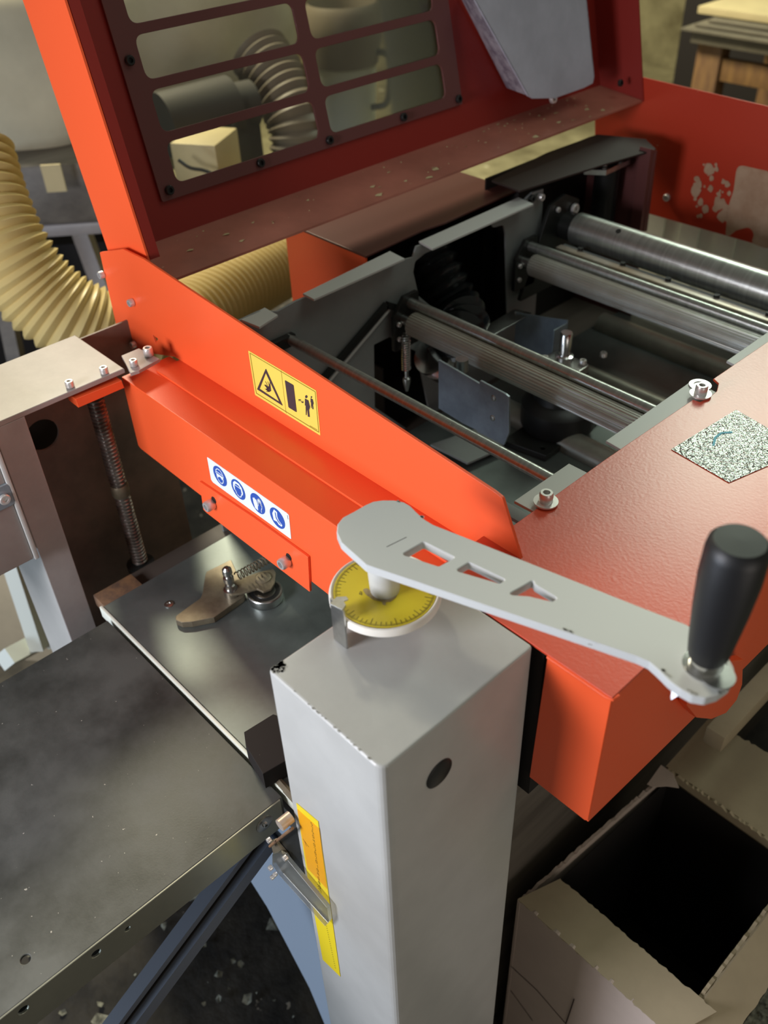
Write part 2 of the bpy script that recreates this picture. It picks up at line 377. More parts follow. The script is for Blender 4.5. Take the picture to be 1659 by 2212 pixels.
# yellow/orange rule tape on the column
TY = YF - 0.0006
tp = thing('rule_tape', at(1, TY, 700, 1900), 'yellow and orange rule tape with tiny printed digits on the grey column face', 'tape')
link('tape_strip', ppx('y', TY, [(640, 1735), (687, 1775), (735, 2110), (697, 2073), (664, 1894)], 0.0004), 'tapey', tp)
link('orange_band', ppx('y', TY - 0.0003, [(642, 1748), (689, 1790), (706, 1920), (664, 1876)], 0.0003), 'tapeo', tp)
def glyph_strokes(ax, val, segs, wd, th=0.0002):
    """thin strokes given as photo points"""
    ms = []
    for a, b in segs:
        p, q = pts(ax, val, [a, b]); d = (q - p); 
        if d.length < 1e-6: continue
        nrm = Vector((-d.y, d.x)).normalized() * wd / 2
        ms.append(plate2([p - nrm, q - nrm, q + nrm, p + nrm], [], FR[ax], sgn(ax, val), th))
    return join(*ms)
random.seed(5)
segs = []
digits = {'0': '01-13-32-20', '1': '13', '2': '01-1c-c2-23', '3': '01-13-23', '4': '0a-ab-13', '5': '10-0a-ab-b3-32', '6': '10-02-23-3b-ba', '7': '01-13', '8': '01-13-32-20-ab', '9': 'ba-a0-01-13'}
def digit_segs(ch, ox, oy, ux, uy, vx, vy):
    """points: 0 top-left 1 top-right 2 bottom-left 3 bottom-right a/b mid left/right"""
    P = {'0': (0, 0), '1': (1, 0), '2': (0, 2), '3': (1, 2), 'a': (0, 1), 'b': (1, 1), 'c': (1, 1)}
    out = []
    for s in digits[ch].split('-'):
        a, b = P[s[0]], P[s[1]]
        out.append(((ox + a[0] * ux + a[1] * vx, oy + a[0] * uy + a[1] * vy), (ox + b[0] * ux + b[1] * vx, oy + b[0] * uy + b[1] * vy)))
    return out
for k, ch in enumerate('52504030201090807060'):
    t = k / 19.0; segs += digit_segs(ch, 671 + 22 * t, 1776 + 172 * t, 2.6, 2.0, 0.8, 3.2)
for k in range(40):
    t = k / 39.0; x = 684 + 39 * t; y = 1905 + 185 * t; segs.append(((x, y), (x + 2.0, y + 1.6)))
segs += [((654, 1812), (667, 1830)), ((658, 1818), (662, 1828))]
link('printed_digits', glyph_strokes('y', TY - 0.0005, segs, 0.00020), 'mark', tp)

# ================================================================= DIAL AND CRANK
DC = Vector((-0.3625, 0.3195, 0)); DZ = 0.978
dial = thing('graduated_dial', (DC.x, DC.y, 0.95), 'round yellow graduated dial with white rim on top of the grey column', 'dial')
link('spindle', cyl((DC.x, DC.y, 0.949), (DC.x, DC.y, 0.969), 0.014), 'zinc', dial)
link('dial_rim', lathe([(0.036, 0), (0.0402, 0.0008), (0.0420, 0.003), (0.0420, 0.0072), (0.0413, 0.0092), (0.0402, 0.0097), (0.0393, 0.0092), (0.0385, 0.0084), (0, 0.0084)], (DC.x, DC.y, DZ - 0.0095), seg=72), 'whiteplastic', dial)
link('dial_face', lathe([(0.0384, 0), (0.0384, 0.0006), (0, 0.0006)], (DC.x, DC.y, DZ - 0.0010), seg=72), 'yellow', dial)
ms = []
for i in range(240):
    a = 2 * math.pi * i / 240
    if i % 4 == 0: r0, wd = 0.0330, 0.00013
    else: r0, wd = 0.0356, 0.00007
    if i % 20 == 0: r0 = 0.0305
    c, s = math.cos(a), math.sin(a); r1 = 0.0374
    ms.append(plate2([(DC.x + r0 * c + wd * s, DC.y + r0 * s - wd * c), (DC.x + r1 * c + wd * s, DC.y + r1 * s - wd * c), (DC.x + r1 * c - wd * s, DC.y + r1 * s + wd * c), (DC.x + r0 * c - wd * s, DC.y + r0 * s + wd * c)], [], FR['z'], DZ - 0.0002, 0.0001))
link('graduation_marks', join(*ms), 'mark', dial, sm=False)
link('digit', glyph_strokes('z', DZ - 0.0001, [((779, 1277), (776, 1283)), ((776, 1283), (783, 1283)), ((781, 1278), (781, 1286))], 0.00035, 0.0001), 'mark', dial)
sp = [(783, 1273), (792, 1270), (806, 1280), (826, 1284), (848, 1276), (858, 1276), (856, 1290), (843, 1300), (832, 1300), (834, 1308), (826, 1306), (826, 1300), (806, 1295), (790, 1284)]
link('grease_smear', ppx('z', DZ - 0.0001, sp, 0.0001, r=0.002), 'smear', dial)

pt = thing('dial_pointer', at(2, 0.95, 738, 1370), 'small bent sheet metal pointer gripping the rim of the yellow dial', 'pointer')
py = 0.2755
zt = at(1, py, 742, 1316).z
a1 = at(1, py, 713, 1303); a2 = at(1, py, 741, 1318)
link('upright', plate2([(a1.x, 0.9502), (a2.x, 0.9502), (a2.x, zt), (a1.x, zt)], [], FR['y'], -py, 0.0018, 0.0003), 'zinc', pt)
link('pointer_tongue', ppx('z', zt + 0.0006, [(712, 1304), (727, 1289), (748, 1288), (753, 1294), (742, 1298), (747, 1306), (740, 1318)], 0.0014, r=0.0008, bev=0.0002), 'zinc', pt)

AZT = 1.02
crank = thing('crank_handle', (DC.x, DC.y, 0.978), 'long white crank arm with black grip above the yellow dial', 'crank')
arm_px = [(727, 1150), (729, 1132), (741, 1117), (764, 1105), (790, 1090), (806, 1083), (826, 1080), (850, 1080), (872, 1084), (886, 1092), (902, 1108), (918, 1122), (936, 1133), (1000, 1158), (1211, 1242), (1400, 1317), (1482, 1348), (1540, 1385), (1573, 1418), (1586, 1442), (1587, 1462), (1577, 1482), (1552, 1500), (1524, 1508), (1495, 1503), (1472, 1490), (1447, 1472), (1424, 1449), (1403, 1430), (1376, 1418), (1211, 1362), (1000, 1291), (900, 1257), (825, 1232), (790, 1220), (776, 1207), (752, 1186), (736, 1171)]
h1 = [(868, 1197), (915, 1170), (983, 1204), (948, 1223)]
h2 = [(984, 1232), (1013, 1214), (1092, 1252), (1080, 1260)]
h3 = [(1096, 1284), (1136, 1262), (1151, 1253), (1155, 1262), (1204, 1292), (1194, 1299), (1142, 1287)]
link('crank_arm', ppx('z', AZT, arm_px, 0.0072, r=0.004, holes=(h1, h2, h3), hr=0.0018, bev=0.0009), 'white', crank)
link('pencil_line', glyph_strokes('z', AZT + 0.0002, [((835, 1181), (878, 1160))], 0.0004, 0.0002), 'mark', crank)
bm = bmesh.new(); random.seed(11)
for (px, py_) in ((1222, 1361), (1228, 1362), (1275, 1392), (1435, 1450), (1439, 1455), (1490, 1494), (1500, 1497), (1432, 1447), (860, 1083), (912, 1116), (1568, 1488), (1562, 1492), (1552, 1496)):
    p = at(2, AZT + 0.0002, px, py_)
    for k in range(3):
        q = p + Vector((random.gauss(0, 0.0008), random.gauss(0, 0.0005), 0)); s = 0.0003 + random.random() * 0.0006
        bm.faces.new([bm.verts.new(q + Vector((2.2 * s * math.cos(a), s * math.sin(a), 0))) for a in (0, 1.2, 2.5, 3.6, 5)])
link('paint_chips', mesh_of(bm), 'greychip', crank)['kind'] = 'stuff'
link('hub', lathe([(0.0108, 0), (0.0112, 0.002), (0.0122, 0.02), (0.0150, 0.0352)], (DC.x, DC.y, DZ - 0.0005), seg=40), 'white', crank)
kp = Vector((DC.x, DC.y, 0.9815)) + Vector((-0.0112, -0.0020, 0))
link('hub_key', box(kp.x - 0.0016, kp.x + 0.002, kp.y - 0.0026, kp.y + 0.0026, 0.980, 0.991), 'rust', crank)
G = at(2, AZT, 1522, 1437)
grip = link('grip', lathe([(0.0, 0.0075), (0.0080, 0.0075), (0.0108, 0.0085), (0.0122, 0.012), (0.0134, 0.022), (0.0160, 0.050), (0.0175, 0.074), (0.0174, 0.0930), (0.0165, 0.0985), (0.0140, 0.1012), (0, 0.1016)], (G.x, G.y, AZT), seg=56, cap=False), 'grip', crank)
link('grip_ferrule', lathe([(0.0135, -0.0005), (0.0135, 0.0008), (0.0098, 0.001), (0.0098, 0.0085)], (G.x, G.y, AZT), seg=40), 'bright', crank)
W2 = at(2, AZT, 1550, 1460)
link('end_washer', lathe([(0.0105, 0), (0.0105, 0.0009), (0, 0.001)], (W2.x, W2.y, AZT), seg=36), 'chuterim' if False else 'zinc', crank)
fl = [at(2, AZT - 0.001, 1452, 1462), at(2, AZT - 0.001, 1500, 1490), at(2, AZT - 0.016, 1449, 1512), at(2, AZT - 0.007, 1470, 1500)]
bm = bmesh.new(); vs = [bm.verts.new(p) for p in (fl[0], fl[2], fl[3], fl[1])]; bm.faces.new(vs)
me = mesh_of(bm); bm = bmesh.new(); bm.from_mesh(me); bmesh.ops.solidify(bm, geom=bm.faces[:], thickness=0.0002); bm.to_mesh(me); bm.free()
link('tape_flap', me, 'clearflap', crank)

# ================================================================= ORANGE FRONT COVER (PLATE + BOX)
cover = thing('front_cover', (-0.28, 0.75, 0.79), 'wide flat orange painted cover plate with a deep box edge, under the black grip', 'machine cover')
link('recess_dark', box(-0.33, -0.2565, 0.379, 0.50, 0.765, 0.944), 'void', cover)  # black block put in for the dark of the recess
notch = pts('z', 0.95, [(1497, 863), (1512, 868), (1532, 858), (1548, 845), (1552, 828), (1541, 818)])
link('cover_plate', pw('z', 0.95, [(-0.304, 0.3755), (-0.1955, 0.3755), (-0.1955, 1.25), (-0.364, 1.25)] + [tuple(v) for v in reversed(notch)] + [(-0.364, 0.60), (-0.363, 0.468), (-0.372, 0.446), (-0.372, 0.3755)], 0.0025, bev=0.0006), 'plate', cover)
bx = thing
link('box_front', plate2([(-0.2525, 0.947), (-0.2560, 0.793), (-0.1990, 0.7935), (-0.1965, 0.7965), (-0.1965, 0.947)], [], FR['y'], -0.3765, 0.003, 0.0006), 'orange', cover)
link('box_side', plate2([(0.3775, 0.7935), (0.56, 0.782), (1.2, 0.76), (1.2, 0.947), (0.3775, 0.947)], [], FR['x'], -0.1962, 0.003, 0.0006), 'orange', cover)
c = at(2, 0.9495, 1330, 1506)
link('edge_curl', tube([(-0.2515, 0.3755, 0.9475), (-0.200, 0.3755, 0.9475), (-0.1955, 0.3765, 0.9478), (-0.1945, 0.382, 0.948)], 0.0016, 8), 'orange', cover)
chu = link('rounded_skirt', ppx('x', -0.186, [(1492, 1440), (1606, 1425), (1604, 1478), (1592, 1512), (1568, 1541), (1537, 1554), (1505, 1551), (1484, 1525)], 0.008, bev=0.001), 'orange'); tag(chu, 'rounded bright orange skirt end sticking out below the crank end', 'skirt')
tape = ppx('z', 0.9508, [(1450, 970), (1590, 885), (1668, 930), (1668, 1002), (1575, 1042)], 0.0003)
o = link('clear_tape', tape, 'tape'); tag(o, 'crinkled clear tape patch on the orange cover plate', 'tape')
M['cyan'] = mat('light_blue_marker', (0.10, 0.45, 0.60), 0.5)
link('marker_line', glyph_strokes('z', 0.9512, [((1541, 962), (1545, 945)), ((1545, 945), (1558, 935)), ((1558, 935), (1582, 933))], 0.0022, 0.0002), 'cyan', o)

# ================================================================= FRONT GUARD BAR
YP = 0.440
bar = thing('front_guard', (-0.6, 0.41, 0.83), 'long orange guard rail with yellow and white safety stickers, spanning between the two columns', 'guard rail')
link('lower_box', plate2([(-0.857, 0.931), (-0.868, 0.822), (-0.861, 0.818), (-0.40, 0.818), (-0.33, 0.82), (-0.33, 0.931)] if False else
     pts('y', 0.3755, [(266, 832), (298, 962), (304, 970), (704, 1281)]) + [Vector((-0.40, 0.823)), Vector((-0.335, 0.823)), Vector((-0.335, 0.9305)), Vector((-0.855, 0.9305))][0:4], [], FR['y'], -0.3755, 0.064, 0.001), 'orange', bar)
link('ledge', box(-0.835, -0.335, 0.4085, YP + 0.01, 0.9306, 0.9336, 0.0006), 'orange', bar)
panel_poly = pts('y', YP, [(215, 545), (265, 538), (310, 560), (690, 813), (1066, 1061), (1085, 1076), (1125, 1207)]) + [Vector((-0.333, 0.933)), Vector((-0.845, 0.933))] + pts('y', YP, [(290, 758), (266, 769)])
link('upper_panel', plate2(rnd(panel_poly, [0.003, 0.006, 0.006, 0, 0.004, 0.003, 0.0, 0, 0, 0, 0]), [pts('y', YP, [(329, 723), (341, 732), (336, 742)])], FR['y'], -YP, 0.003, 0.0005), 'orange', bar)
TB = 0.3725
slot1 = circ(pts('y', TB, [(460, 1085)])[0], 0.0036, 14); slot2 = circ(pts('y', TB, [(621, 1209)])[0], 0.0036, 14)
link('tab_plate', ppx('y', TB, [(430, 1040), (545, 1117), (659, 1199), (665, 1204), (669, 1279), (560, 1196), (446, 1108), (439, 1101)], 0.003, r=0.001, bev=0.0005), 'orange', bar)
for p in ((457, 1091), (619, 1214)):
    q = at(1, TB, p[0] + 4, p[1] - 4)
    link('slot', lathe([(0.0042, 0), (0.0042, 0.0003)], at(1, TB - 0.0001, p[0] + 5, p[1] - 11), (0, -1, 0), 20), 'void', bar)
    bolt(bar, q, (0, -1, 0), 0.0062, 0.0105, 'bright', 'bolt', False)
for p in ((224, 592), (288, 652), (293, 743)):
    bolt(bar, at(1, YP - 0.0002, *p), (0, -1, 0), 0.0046, 0.0065, 'zinc')

# --- stickers (built on the guard's own plane, real size)
def face(poly, val, th=0.0002, r=0.0, holes=(), hr=0.0): return ppx('y', val, poly, th, r=r, holes=holes, hr=hr)
SY = YP - 0.0005
ys = thing('warning_sticker', at(1, SY, 612, 900), 'yellow warning sticker with a hand triangle and standing figures on the orange rail', 'sticker')
link('sticker_sheet', face([(536, 757), (683, 844), (692, 941), (551, 853)], SY, 0.0004, r=0.0012), 'signy', ys)
V = SY - 0.0003
def off(px, dx): return px
link('border_line', face([(539, 762), (681, 846), (689, 935), (553, 850)], V, holes=[[(540.3, 764), (680, 847), (687.6, 932.5), (554, 848.8)]]), 'olive', ys)
link('divider', glyph_strokes('y', V, [((607, 801), (618, 893))], 0.0003), 'olive', ys)
link('triangle', face([(574, 796), (611, 877), (555, 841)], V, r=0.0008, holes=[[(574, 806), (603, 868), (561, 840)]], hr=0.0002), 'mark', ys)
link('hand_symbol', join(face([(583, 824), (585.5, 845), (580, 846.5), (574, 842), (576, 838), (571, 832), (574, 831), (580, 837)], V), glyph_strokes('y', V, [((573, 824), (582, 840)), ((571, 831), (580, 841)), ((572, 840), (582, 845)), ((575, 846), (583, 846)), ((578, 824), (583, 838))], 0.0006)), 'mark', ys)
link('dark_rectangle', face([(615, 821), (634, 832), (641, 891), (623, 880)], V, r=0.0014), 'mark', ys)
def person(cx, top, s):
    hd = [(cx + s * 2.6 * math.cos(a), top + s * (3 + 3.4 * math.sin(a))) for a in [i * math.pi / 5 for i in range(10)]]
    b = [(cx - 3, top + 7), (cx + 4.5, top + 11), (cx + 8, top + 25), (cx + 6.5, top + 31), (cx + 5, top + 22), (cx + 7.5, top + 47), (cx + 3.5, top + 46), (cx + 1.5, top + 28), (cx + 0.6, top + 43), (cx - 1.0, top + 42), (cx - 1.5, top + 22), (cx - 3, top + 22)]
    b = [(cx + (x - cx) * s, top + (y - top) * s) for x, y in b]
    return join(face(hd, V), face(b, V))
link('figure_symbol', person(661.5, 854, 1.0), 'mark', ys)
link('figure_symbol', person(672.5, 856, 0.60), 'mark', ys)
link('arrow_symbol', glyph_strokes('y', V, [((645, 863), (655, 870)), ((645, 863), (646, 867)), ((645, 863), (650, 863.5)), ((655, 870), (651, 869.5)), ((655, 870), (654, 866))], 0.0006), 'mark', ys)
link('small_print', glyph_strokes('y', V, [((669 + k * 1.8, 919 + k * 1.05), (670.2 + k * 1.8, 920.6 + k * 1.05)) for k in range(9)], 0.0005), 'olive', ys)
SW = 0.3755 - 0.0005
ws = thing('safety_sticker', at(1, SW, 538, 1080), 'white sticker with four blue protective gear pictograms on the lower orange rail', 'sticker')
link('sticker_sheet', face([(447, 987), (619, 1108), (624, 1113), (629, 1165), (460, 1042), (456, 1036)], SW, 0.0004, r=0.0015), 'signw', ws)
link('sticker_edge_mark', glyph_strokes('y', SW - 0.0003, [((620.5, 1113), (622, 1122))], 0.0003), 'mark', ws)
V2 = SW - 0.0003; V3 = SW - 0.0005
def unitmap(cpx, kx, ky):
    """unit disc around a point of the sticker plane; u to the right along the rail, v up"""
    c0 = at(1, V2, *cpx)
    return lambda u, v: Vector((c0.x + u * kx, c0.z + v * ky))
cents = [(475, 1028.5), (514.5, 1057.5), (556.5, 1088), (599, 1119.5)]
R_ = 0.0118
def shp(mapf, poly, val, th=0.0002, holes=()):
    return plate2([mapf(*p) for p in poly], [[mapf(*p) for p in h] for h in holes], FR['y'], -val, th)
def ln(mapf, P, wd=0.10):
    ms = []
    for a, b in zip(P, P[1:]):
        a = Vector(a); b = Vector(b); d = (b - a).normalized(); nn = Vector((-d.y, d.x)) * wd / 2; d = d * wd * 0.3
        ms.append(shp(mapf, [a - d - nn, b + d - nn, b + d + nn, a - d + nn], V3))
    return join(*ms)
ringc = [(math.cos(2 * math.pi * i / 36), math.sin(2 * math.pi * i / 36)) for i in range(36)]
for i, cpx in enumerate(cents):
    mp = unitmap(cpx, R_, R_)
    d = link('blue_disc', shp(mp, ringc, V2), 'signb', ws)
    if i == 0:
        g = join(ln(mp, [(-0.55, 0.1), (-0.5, 0.45), (-0.2, 0.72), (0.2, 0.72), (0.5, 0.45), (0.55, 0.1)], 0.09), shp(mp, [(-0.52, 0.12), (0.52, 0.12), (0.52, -0.12), (0.3, -0.28), (0.08, -0.1), (-0.08, -0.1), (-0.3, -0.28), (-0.52, -0.12)], V3),
                 ln(mp, [(-0.5, -0.1), (-0.4, -0.5), (-0.15, -0.75), (0.15, -0.75), (0.4, -0.5), (0.5, -0.1)], 0.09), ln(mp, [(-0.48, 0.3), (0.48, 0.3)], 0.07))
    elif i == 1:
        g = join(shp(mp, [(-0.72, 0.0), (-0.62, 0.5), (-0.3, 0.78), (0.3, 0.78), (0.62, 0.5), (0.72, 0.0), (0.62, -0.3), (0.5, -0.35), (0.46, 0.3), (0.2, 0.55), (-0.2, 0.55), (-0.46, 0.3), (-0.5, -0.35), (-0.62, -0.3)], V3),
                 ln(mp, [(-0.45, -0.3), (-0.3, -0.65), (0, -0.78), (0.3, -0.65), (0.45, -0.3)], 0.09), ln(mp, [(-0.42, 0.3), (0.42, 0.3)], 0.07))
    elif i == 2:
        g = join(shp(mp, [(-0.62, 0.3), (-0.5, 0.42), (-0.42, 0.3), (-0.34, 0.5), (-0.22, 0.3), (-0.12, 0.42), (-0.04, 0.2), (0.0, -0.2), (-0.06, -0.78), (-0.48, -0.72), (-0.6, -0.2)], V3),
                 ln(mp, [(0.08, -0.2), (0.12, 0.55), (0.2, 0.6), (0.24, 0.1), (0.3, 0.7), (0.38, 0.68), (0.38, 0.12), (0.46, 0.62), (0.54, 0.55), (0.52, 0.0), (0.62, 0.2), (0.6, -0.1), (0.42, -0.5), (0.42, -0.72)], 0.07))
    else:
        g = join(shp(mp, [(-0.3, 0.78), (-0.62, 0.2), (-0.6, 0.0), (-0.55, -0.5), (-0.1, -0.42), (0.1, -0.62), (0.5, -0.62), (0.62, -0.4), (0.2, -0.12), (0.05, 0.2), (0.1, 0.7)], V3, holes=[[(-0.1, 0.58), (-0.08, 0.1), (0.1, -0.15), (0.46, -0.4), (0.42, -0.5), (0.05, -0.35), (-0.2, -0.1), (-0.25, 0.5)]]))
    link('pictogram', g, 'signw', d)

# ================================================================= LEFT COLUMN
lc = thing('machine_column', (-0.892, 0.298, 0), 'dusty pinkish grey column with an open channel side, at the left of the orange rail', 'column')
link('cap_plate', plate2([(-0.947, 0.215), (-0.837, 0.215), (-0.837, 0.373), (-0.947, 0.373)], [], FR['z'], 0.95, 0.006, 0.001), 'pinkgrey', lc)
link('front_wall', box(-0.947, -0.8375, 0.2205, 0.2235, 0.0, 0.944), 'grey', lc)
link('front_lip', plate2([(0.2205, 0), (0.2545, 0), (0.2545, 0.944), (0.2205, 0.944)], [], FR['x'], -0.837, 0.003, 0.0008), 'pinkgrey', lc)
hc = at(0, -0.944, 92, 940)
link('back_wall', plate2([(0.2235, 0), (0.46, 0), (0.46, 0.944), (0.2235, 0.944)], [circ((hc.y, hc.z), 0.0205, 32)], FR['x'], -0.944, 0.003), 'backwall', lc)
link('hole_backing', box(-0.99, -0.985, hc.y - 0.06, hc.y + 0.06, hc.z - 0.06, hc.z + 0.05), 'void', lc)
for p in ((152, 836), (226, 806)): bolt(lc, at(2, 0.9502, *p), (0, 0, 1), 0.0046, 0.0075, 'zinc')
br = thing('corner_bracket', (-0.83, 0.40, 0.94), 'small orange mounting bracket with two socket bolts where the rail meets the left column cap', 'bracket')
link('bracket_plate', plate2(pts('z', 0.949, [(262, 768), (300, 752), (345, 775), (300, 800), (282, 806)]), [], FR['z'], 0.949, 0.004, 0.0005), 'pinkgrey', br)
bolt(br, at(2, 0.9492, 290, 790), (0, 0, 1), 0.0045, 0.0075, 'zinc'); bolt(br, at(2, 0.9492, 322, 768), (0, 0, 1), 0.0056, 0.010, 'bright')
of = link('nut_flange', ppx('x', -0.835, [(163, 862), (263, 822), (269, 838), (170, 881)], 0.022, bev=0.0006), 'orange'); tag(of, 'orange flange block clamped under the left column cap, above the lead screw', 'flange')
s0 = at(0, -0.865, 203, 868); s1 = at(0, -0.865, 306, 1212)
ls = thing('lead_screw', (-0.865, s1.y, 0.66), 'greasy vertical threaded screw inside the open left column', 'screw')
YS = (s0.y + s1.y) / 2
prof = []; z = 0.66; k = 0
while z < 0.915: prof.append(((0.0078, 0.0100, 0.0100)[k % 3], z - 0.66)); z += 0.0017; k += 1
link('thread', lathe(prof, (-0.865, YS, 0.66), seg=24), 'greasesteel', ls)
link('dirt_collar', lathe([(0.0098, 0), (0.0112, 0.002), (0.0112, 0.014), (0.0098, 0.017)], (-0.865, YS, 0.775), seg=24), 'bronze', ls)
link('foot', lathe([(0.018, 0), (0.018, 0.008), (0.011, 0.010)], (-0.865, YS, 0.655), seg=24), 'blackmetal', ls)
# control box in front of the left column
cb = thing('control_box', (-0.90, 0.12, 0.77), 'grey sheet metal box at the left edge, mounted in front of the left column', 'box')
zc0 = at(0, -0.822, 88, 1204); zc1 = at(0, -0.822, 8, 960)
link('housing', box(-0.97, -0.825, 0.0, zc0.y - 0.006, zc0.z, zc0.z + 0.20, 0.002), 'pinkgrey', cb)
link('side_flange', box(-0.855, -0.822, zc0.y - 0.006, zc0.y - 0.001, zc0.z, zc0.z + 0.20, 0.0008), 'grey', cb)
lq = at(0, -0.824, 12, 1072)
link('latch', plate2(rnd([(lq.y - 0.03, lq.z - 0.013), (lq.y + 0.008, lq.z - 0.013), (lq.y + 0.008, lq.z + 0.015), (lq.y - 0.03, lq.z + 0.015)], 0.006), [], FR['x'], -0.822, 0.003, 0.001), 'bluesheet', cb)
bolt(cb, (-0.8215, lq.y - 0.003, lq.z), (1, 0, 0), 0.006, 0.004, 'zinc', 'latch_knob')

# ================================================================= BED
BZ = 0.69
bed = thing('steel_bed', (-0.59, 0.9, 0.60), 'shiny ground steel table bed running under the orange rail', 'table bed')
link('bed_plate', plate2([(-0.800, 0.2585), (-0.392, 0.2585), (-0.392, 1.60), (-0.800, 1.60)], [], FR['z'], BZ, 0.018, 0.001), 'bed', bed)
link('front_edge', box(-0.802, -0.405, 0.2545, 0.2583, BZ - 0.016, BZ + 0.0008, 0.0008), 'strip', bed)
q = at(2, BZ, 365, 1306)
link('screw', lathe([(0.0055, 0), (0.0055, 0.0012), (0.0024, 0.0016), (0.0022, 0.0004), (0, 0.0004)], (q.x, q.y, BZ), seg=20), 'zinc', bed)
for y0, mm in ((0.90, 'bedspot'), (1.06, 'bedspot'), (1.22, 'bedspot')):
    link('bed_roller', cyl((-0.79, y0, BZ + 0.004), (-0.39, y0, BZ + 0.004), 0.020), mm, bed)
link('bed_extension', box(-0.95, -0.801, 1.095, 1.6, 0.665, 0.685, 0.001), 'basegrey', bed)
link('bed_rib', box(-0.80, -0.39, 0.2585, 1.6, 0.62, 0.672), 'basegrey', bed)
sup = link('support_bracket', join(box(-0.834, -0.803, 0.262, 0.315, 0.665, 0.683, 0.001), box(-0.806, -0.8025, 0.262, 0.30, 0.60, 0.68)), 'rust'); tag(sup, 'rusty steel block at the left corner of the shiny bed', 'bracket')
bb = link('back_beam', box(-0.846, -0.803, 0.315, 1.2, 0.60, 0.672, 0.002), 'beamdark'); tag(bb, 'dark rusty beam along the left edge of the shiny bed, behind the lead screw foot', 'beam')
# extension table
et = thing('extension_table', (-0.61, -0.02, 0.64), 'dark dusty sheet steel extension table at the lower left', 'table')
hq = at(2, BZ, 55, 2072)
link('table_top', plate2(rnd([(-0.776, -0.40), (-0.4475, -0.40), (-0.4475, 0.2505), (-0.776, 0.2505)], 0.001), [circ((hq.x, hq.y), 0.0042, 18)], FR['z'], BZ, 0.003, 0.0008), 'table', et)
fh = [circ(pts('x', -0.447, [p])[0], r, 18) for p, r in (((275, 2005), 0.0028), ((207, 2058), 0.0045), ((50, 2180), 0.0045))]
zb = 0.647
link('side_flange', plate2([(-0.40, zb), (0.246, zb), (0.2475, 0.660), (0.2475, 0.6895), (-0.40, 0.6895)], fh, FR['x'], -0.446, 0.0025, 0.0006), 'flange', et)
link('lower_lip', box(-0.475, -0.4485, -0.40, 0.246, zb, zb + 0.0025), 'table', et)
q = at(0, -0.446, 571, 1779)
link('rivet', join(lathe([(0.0095, 0), (0.0095, 0.0008), (0.0085, 0.0012), (0, 0.0012)], (-0.446, q.y, q.z), (1, 0, 0), 30), lathe([(0.003, 0), (0.003, 0.0030), (0.0016, 0.0032), (0.0015, 0.001), (0, 0.001)], (-0.446, q.y, q.z), (1, 0, 0), 14)), 'zinc', et)
link('end_flange', box(-0.776, -0.4475, 0.2478, 0.2505, zb, 0.6875), 'table', et)
# slate channel under the table
ch = thing('table_strut', (-0.55, 0.0, 0.0), 'slate coloured steel channel strut leaning under the extension table', 'strut')
A = at(0, -0.50, 505, 1890); B = at(0, -0.50, 215, 2280)
def beam(p, q, wv, hv, m, name, parent, up=(0, 0, 1)):
    p = Vector(p); q = Vector(q); t = (q - p).normalized(); s = t.cross(Vector(up)).normalized(); u = s.cross(t)
    bm = bmesh.new(); vs = []
    for P in (p, q):
        for a, b in ((-1, -1), (1, -1), (1, 1), (-1, 1)): vs.append(bm.verts.new(P + s * a * wv / 2 + u * b * hv / 2))
    for f in ((0, 1, 2, 3), (7, 6, 5, 4), (0, 4, 5, 1), (1, 5, 6, 2), (2, 6, 7, 3), (3, 7, 4, 0)): bm.faces.new([vs[i] for i in f])
    return link(name, mesh_of(bm), m, parent)
D = (B - A).normalized()
beam(A - D * 0.05, B, 0.012, 0.012, 'void', 'channel_web', ch)
beam(A - D * 0.05 + Vector((0.006, 0.0095, 0)), B + Vector((0.006, 0.0095, 0)), 0.016, 0.018, 'slate', 'channel_flange', ch)
beam(A - D * 0.05 + Vector((-0.004, -0.0105, 0)), B + Vector((-0.004, -0.0105, 0)), 0.016, 0.018, 'slate', 'channel_flange', ch)

# black bracket and lever beside the column
bk = thing('stop_block', (-0.40, 0.262, 0.68), 'black angle block between the bed corner and the grey column', 'block')
link('block_body', ppx('z', 0.716, [(527, 1581), (590, 1542), (640, 1560), (640, 1630), (568, 1672), (531, 1612)], 0.024, bev=0.0008), 'void', bk)
q = at(2, 0.69, 560, 1640)
link('wire_clip', tube([at(2, 0.716, 561, 1630), at(2, 0.70, 566, 1668), at(2, 0.69, 560, 1655)], 0.0008, 6), 'zinc', bk)
wd = link('brass_strip', tube([at(2, 0.69, 585, 1668), at(2, 0.69, 640, 1730)], 0.004, 8), 'bronze'); tag(wd, 'thin brownish metal strip between the table corner and the grey column', 'strip')
lv = thing('height_pointer', at(1, 0.205, 590, 1850), 'clear plastic pointer arm with screws, pointing at the yellow rule tape', 'pointer')
YL = 0.214
link('pointer_arm', ppx('y', YL, [(588, 1846), (600, 1842), (613, 1848), (625, 1863), (706, 1961), (710, 1990), (702, 2001), (605, 1893), (588, 1868)], 0.004, r=0.0005, bev=0.0004), 'clearflap', lv)
link('arm_core', ppx('y', YL + 0.0045, [(584, 1818), (592, 1815), (620, 1850), (626, 1868), (612, 1876), (594, 1862)], 0.003, r=0.001), 'bronze', lv)
link('mounting_plate', ppx('y', YL + 0.008, [(588, 1821), (640, 1788), (660, 1900), (627, 1871)], 0.006), 'blackmetal', lv)
link('rust_edge', tube([at(1, YL, 583, 1828), at(1, YL, 632, 1789)], 0.0014, 8), 'rust', lv)
for p in ((588, 1872), (598, 1886), (592, 1892), (585, 1812), (620, 1850)):
    bolt(lv, at(1, YL - 0.004, *p), (0, -1, 0), 0.0026 if p[1] < 1880 else 0.0022, 0.004, 'zinc', 'screw')
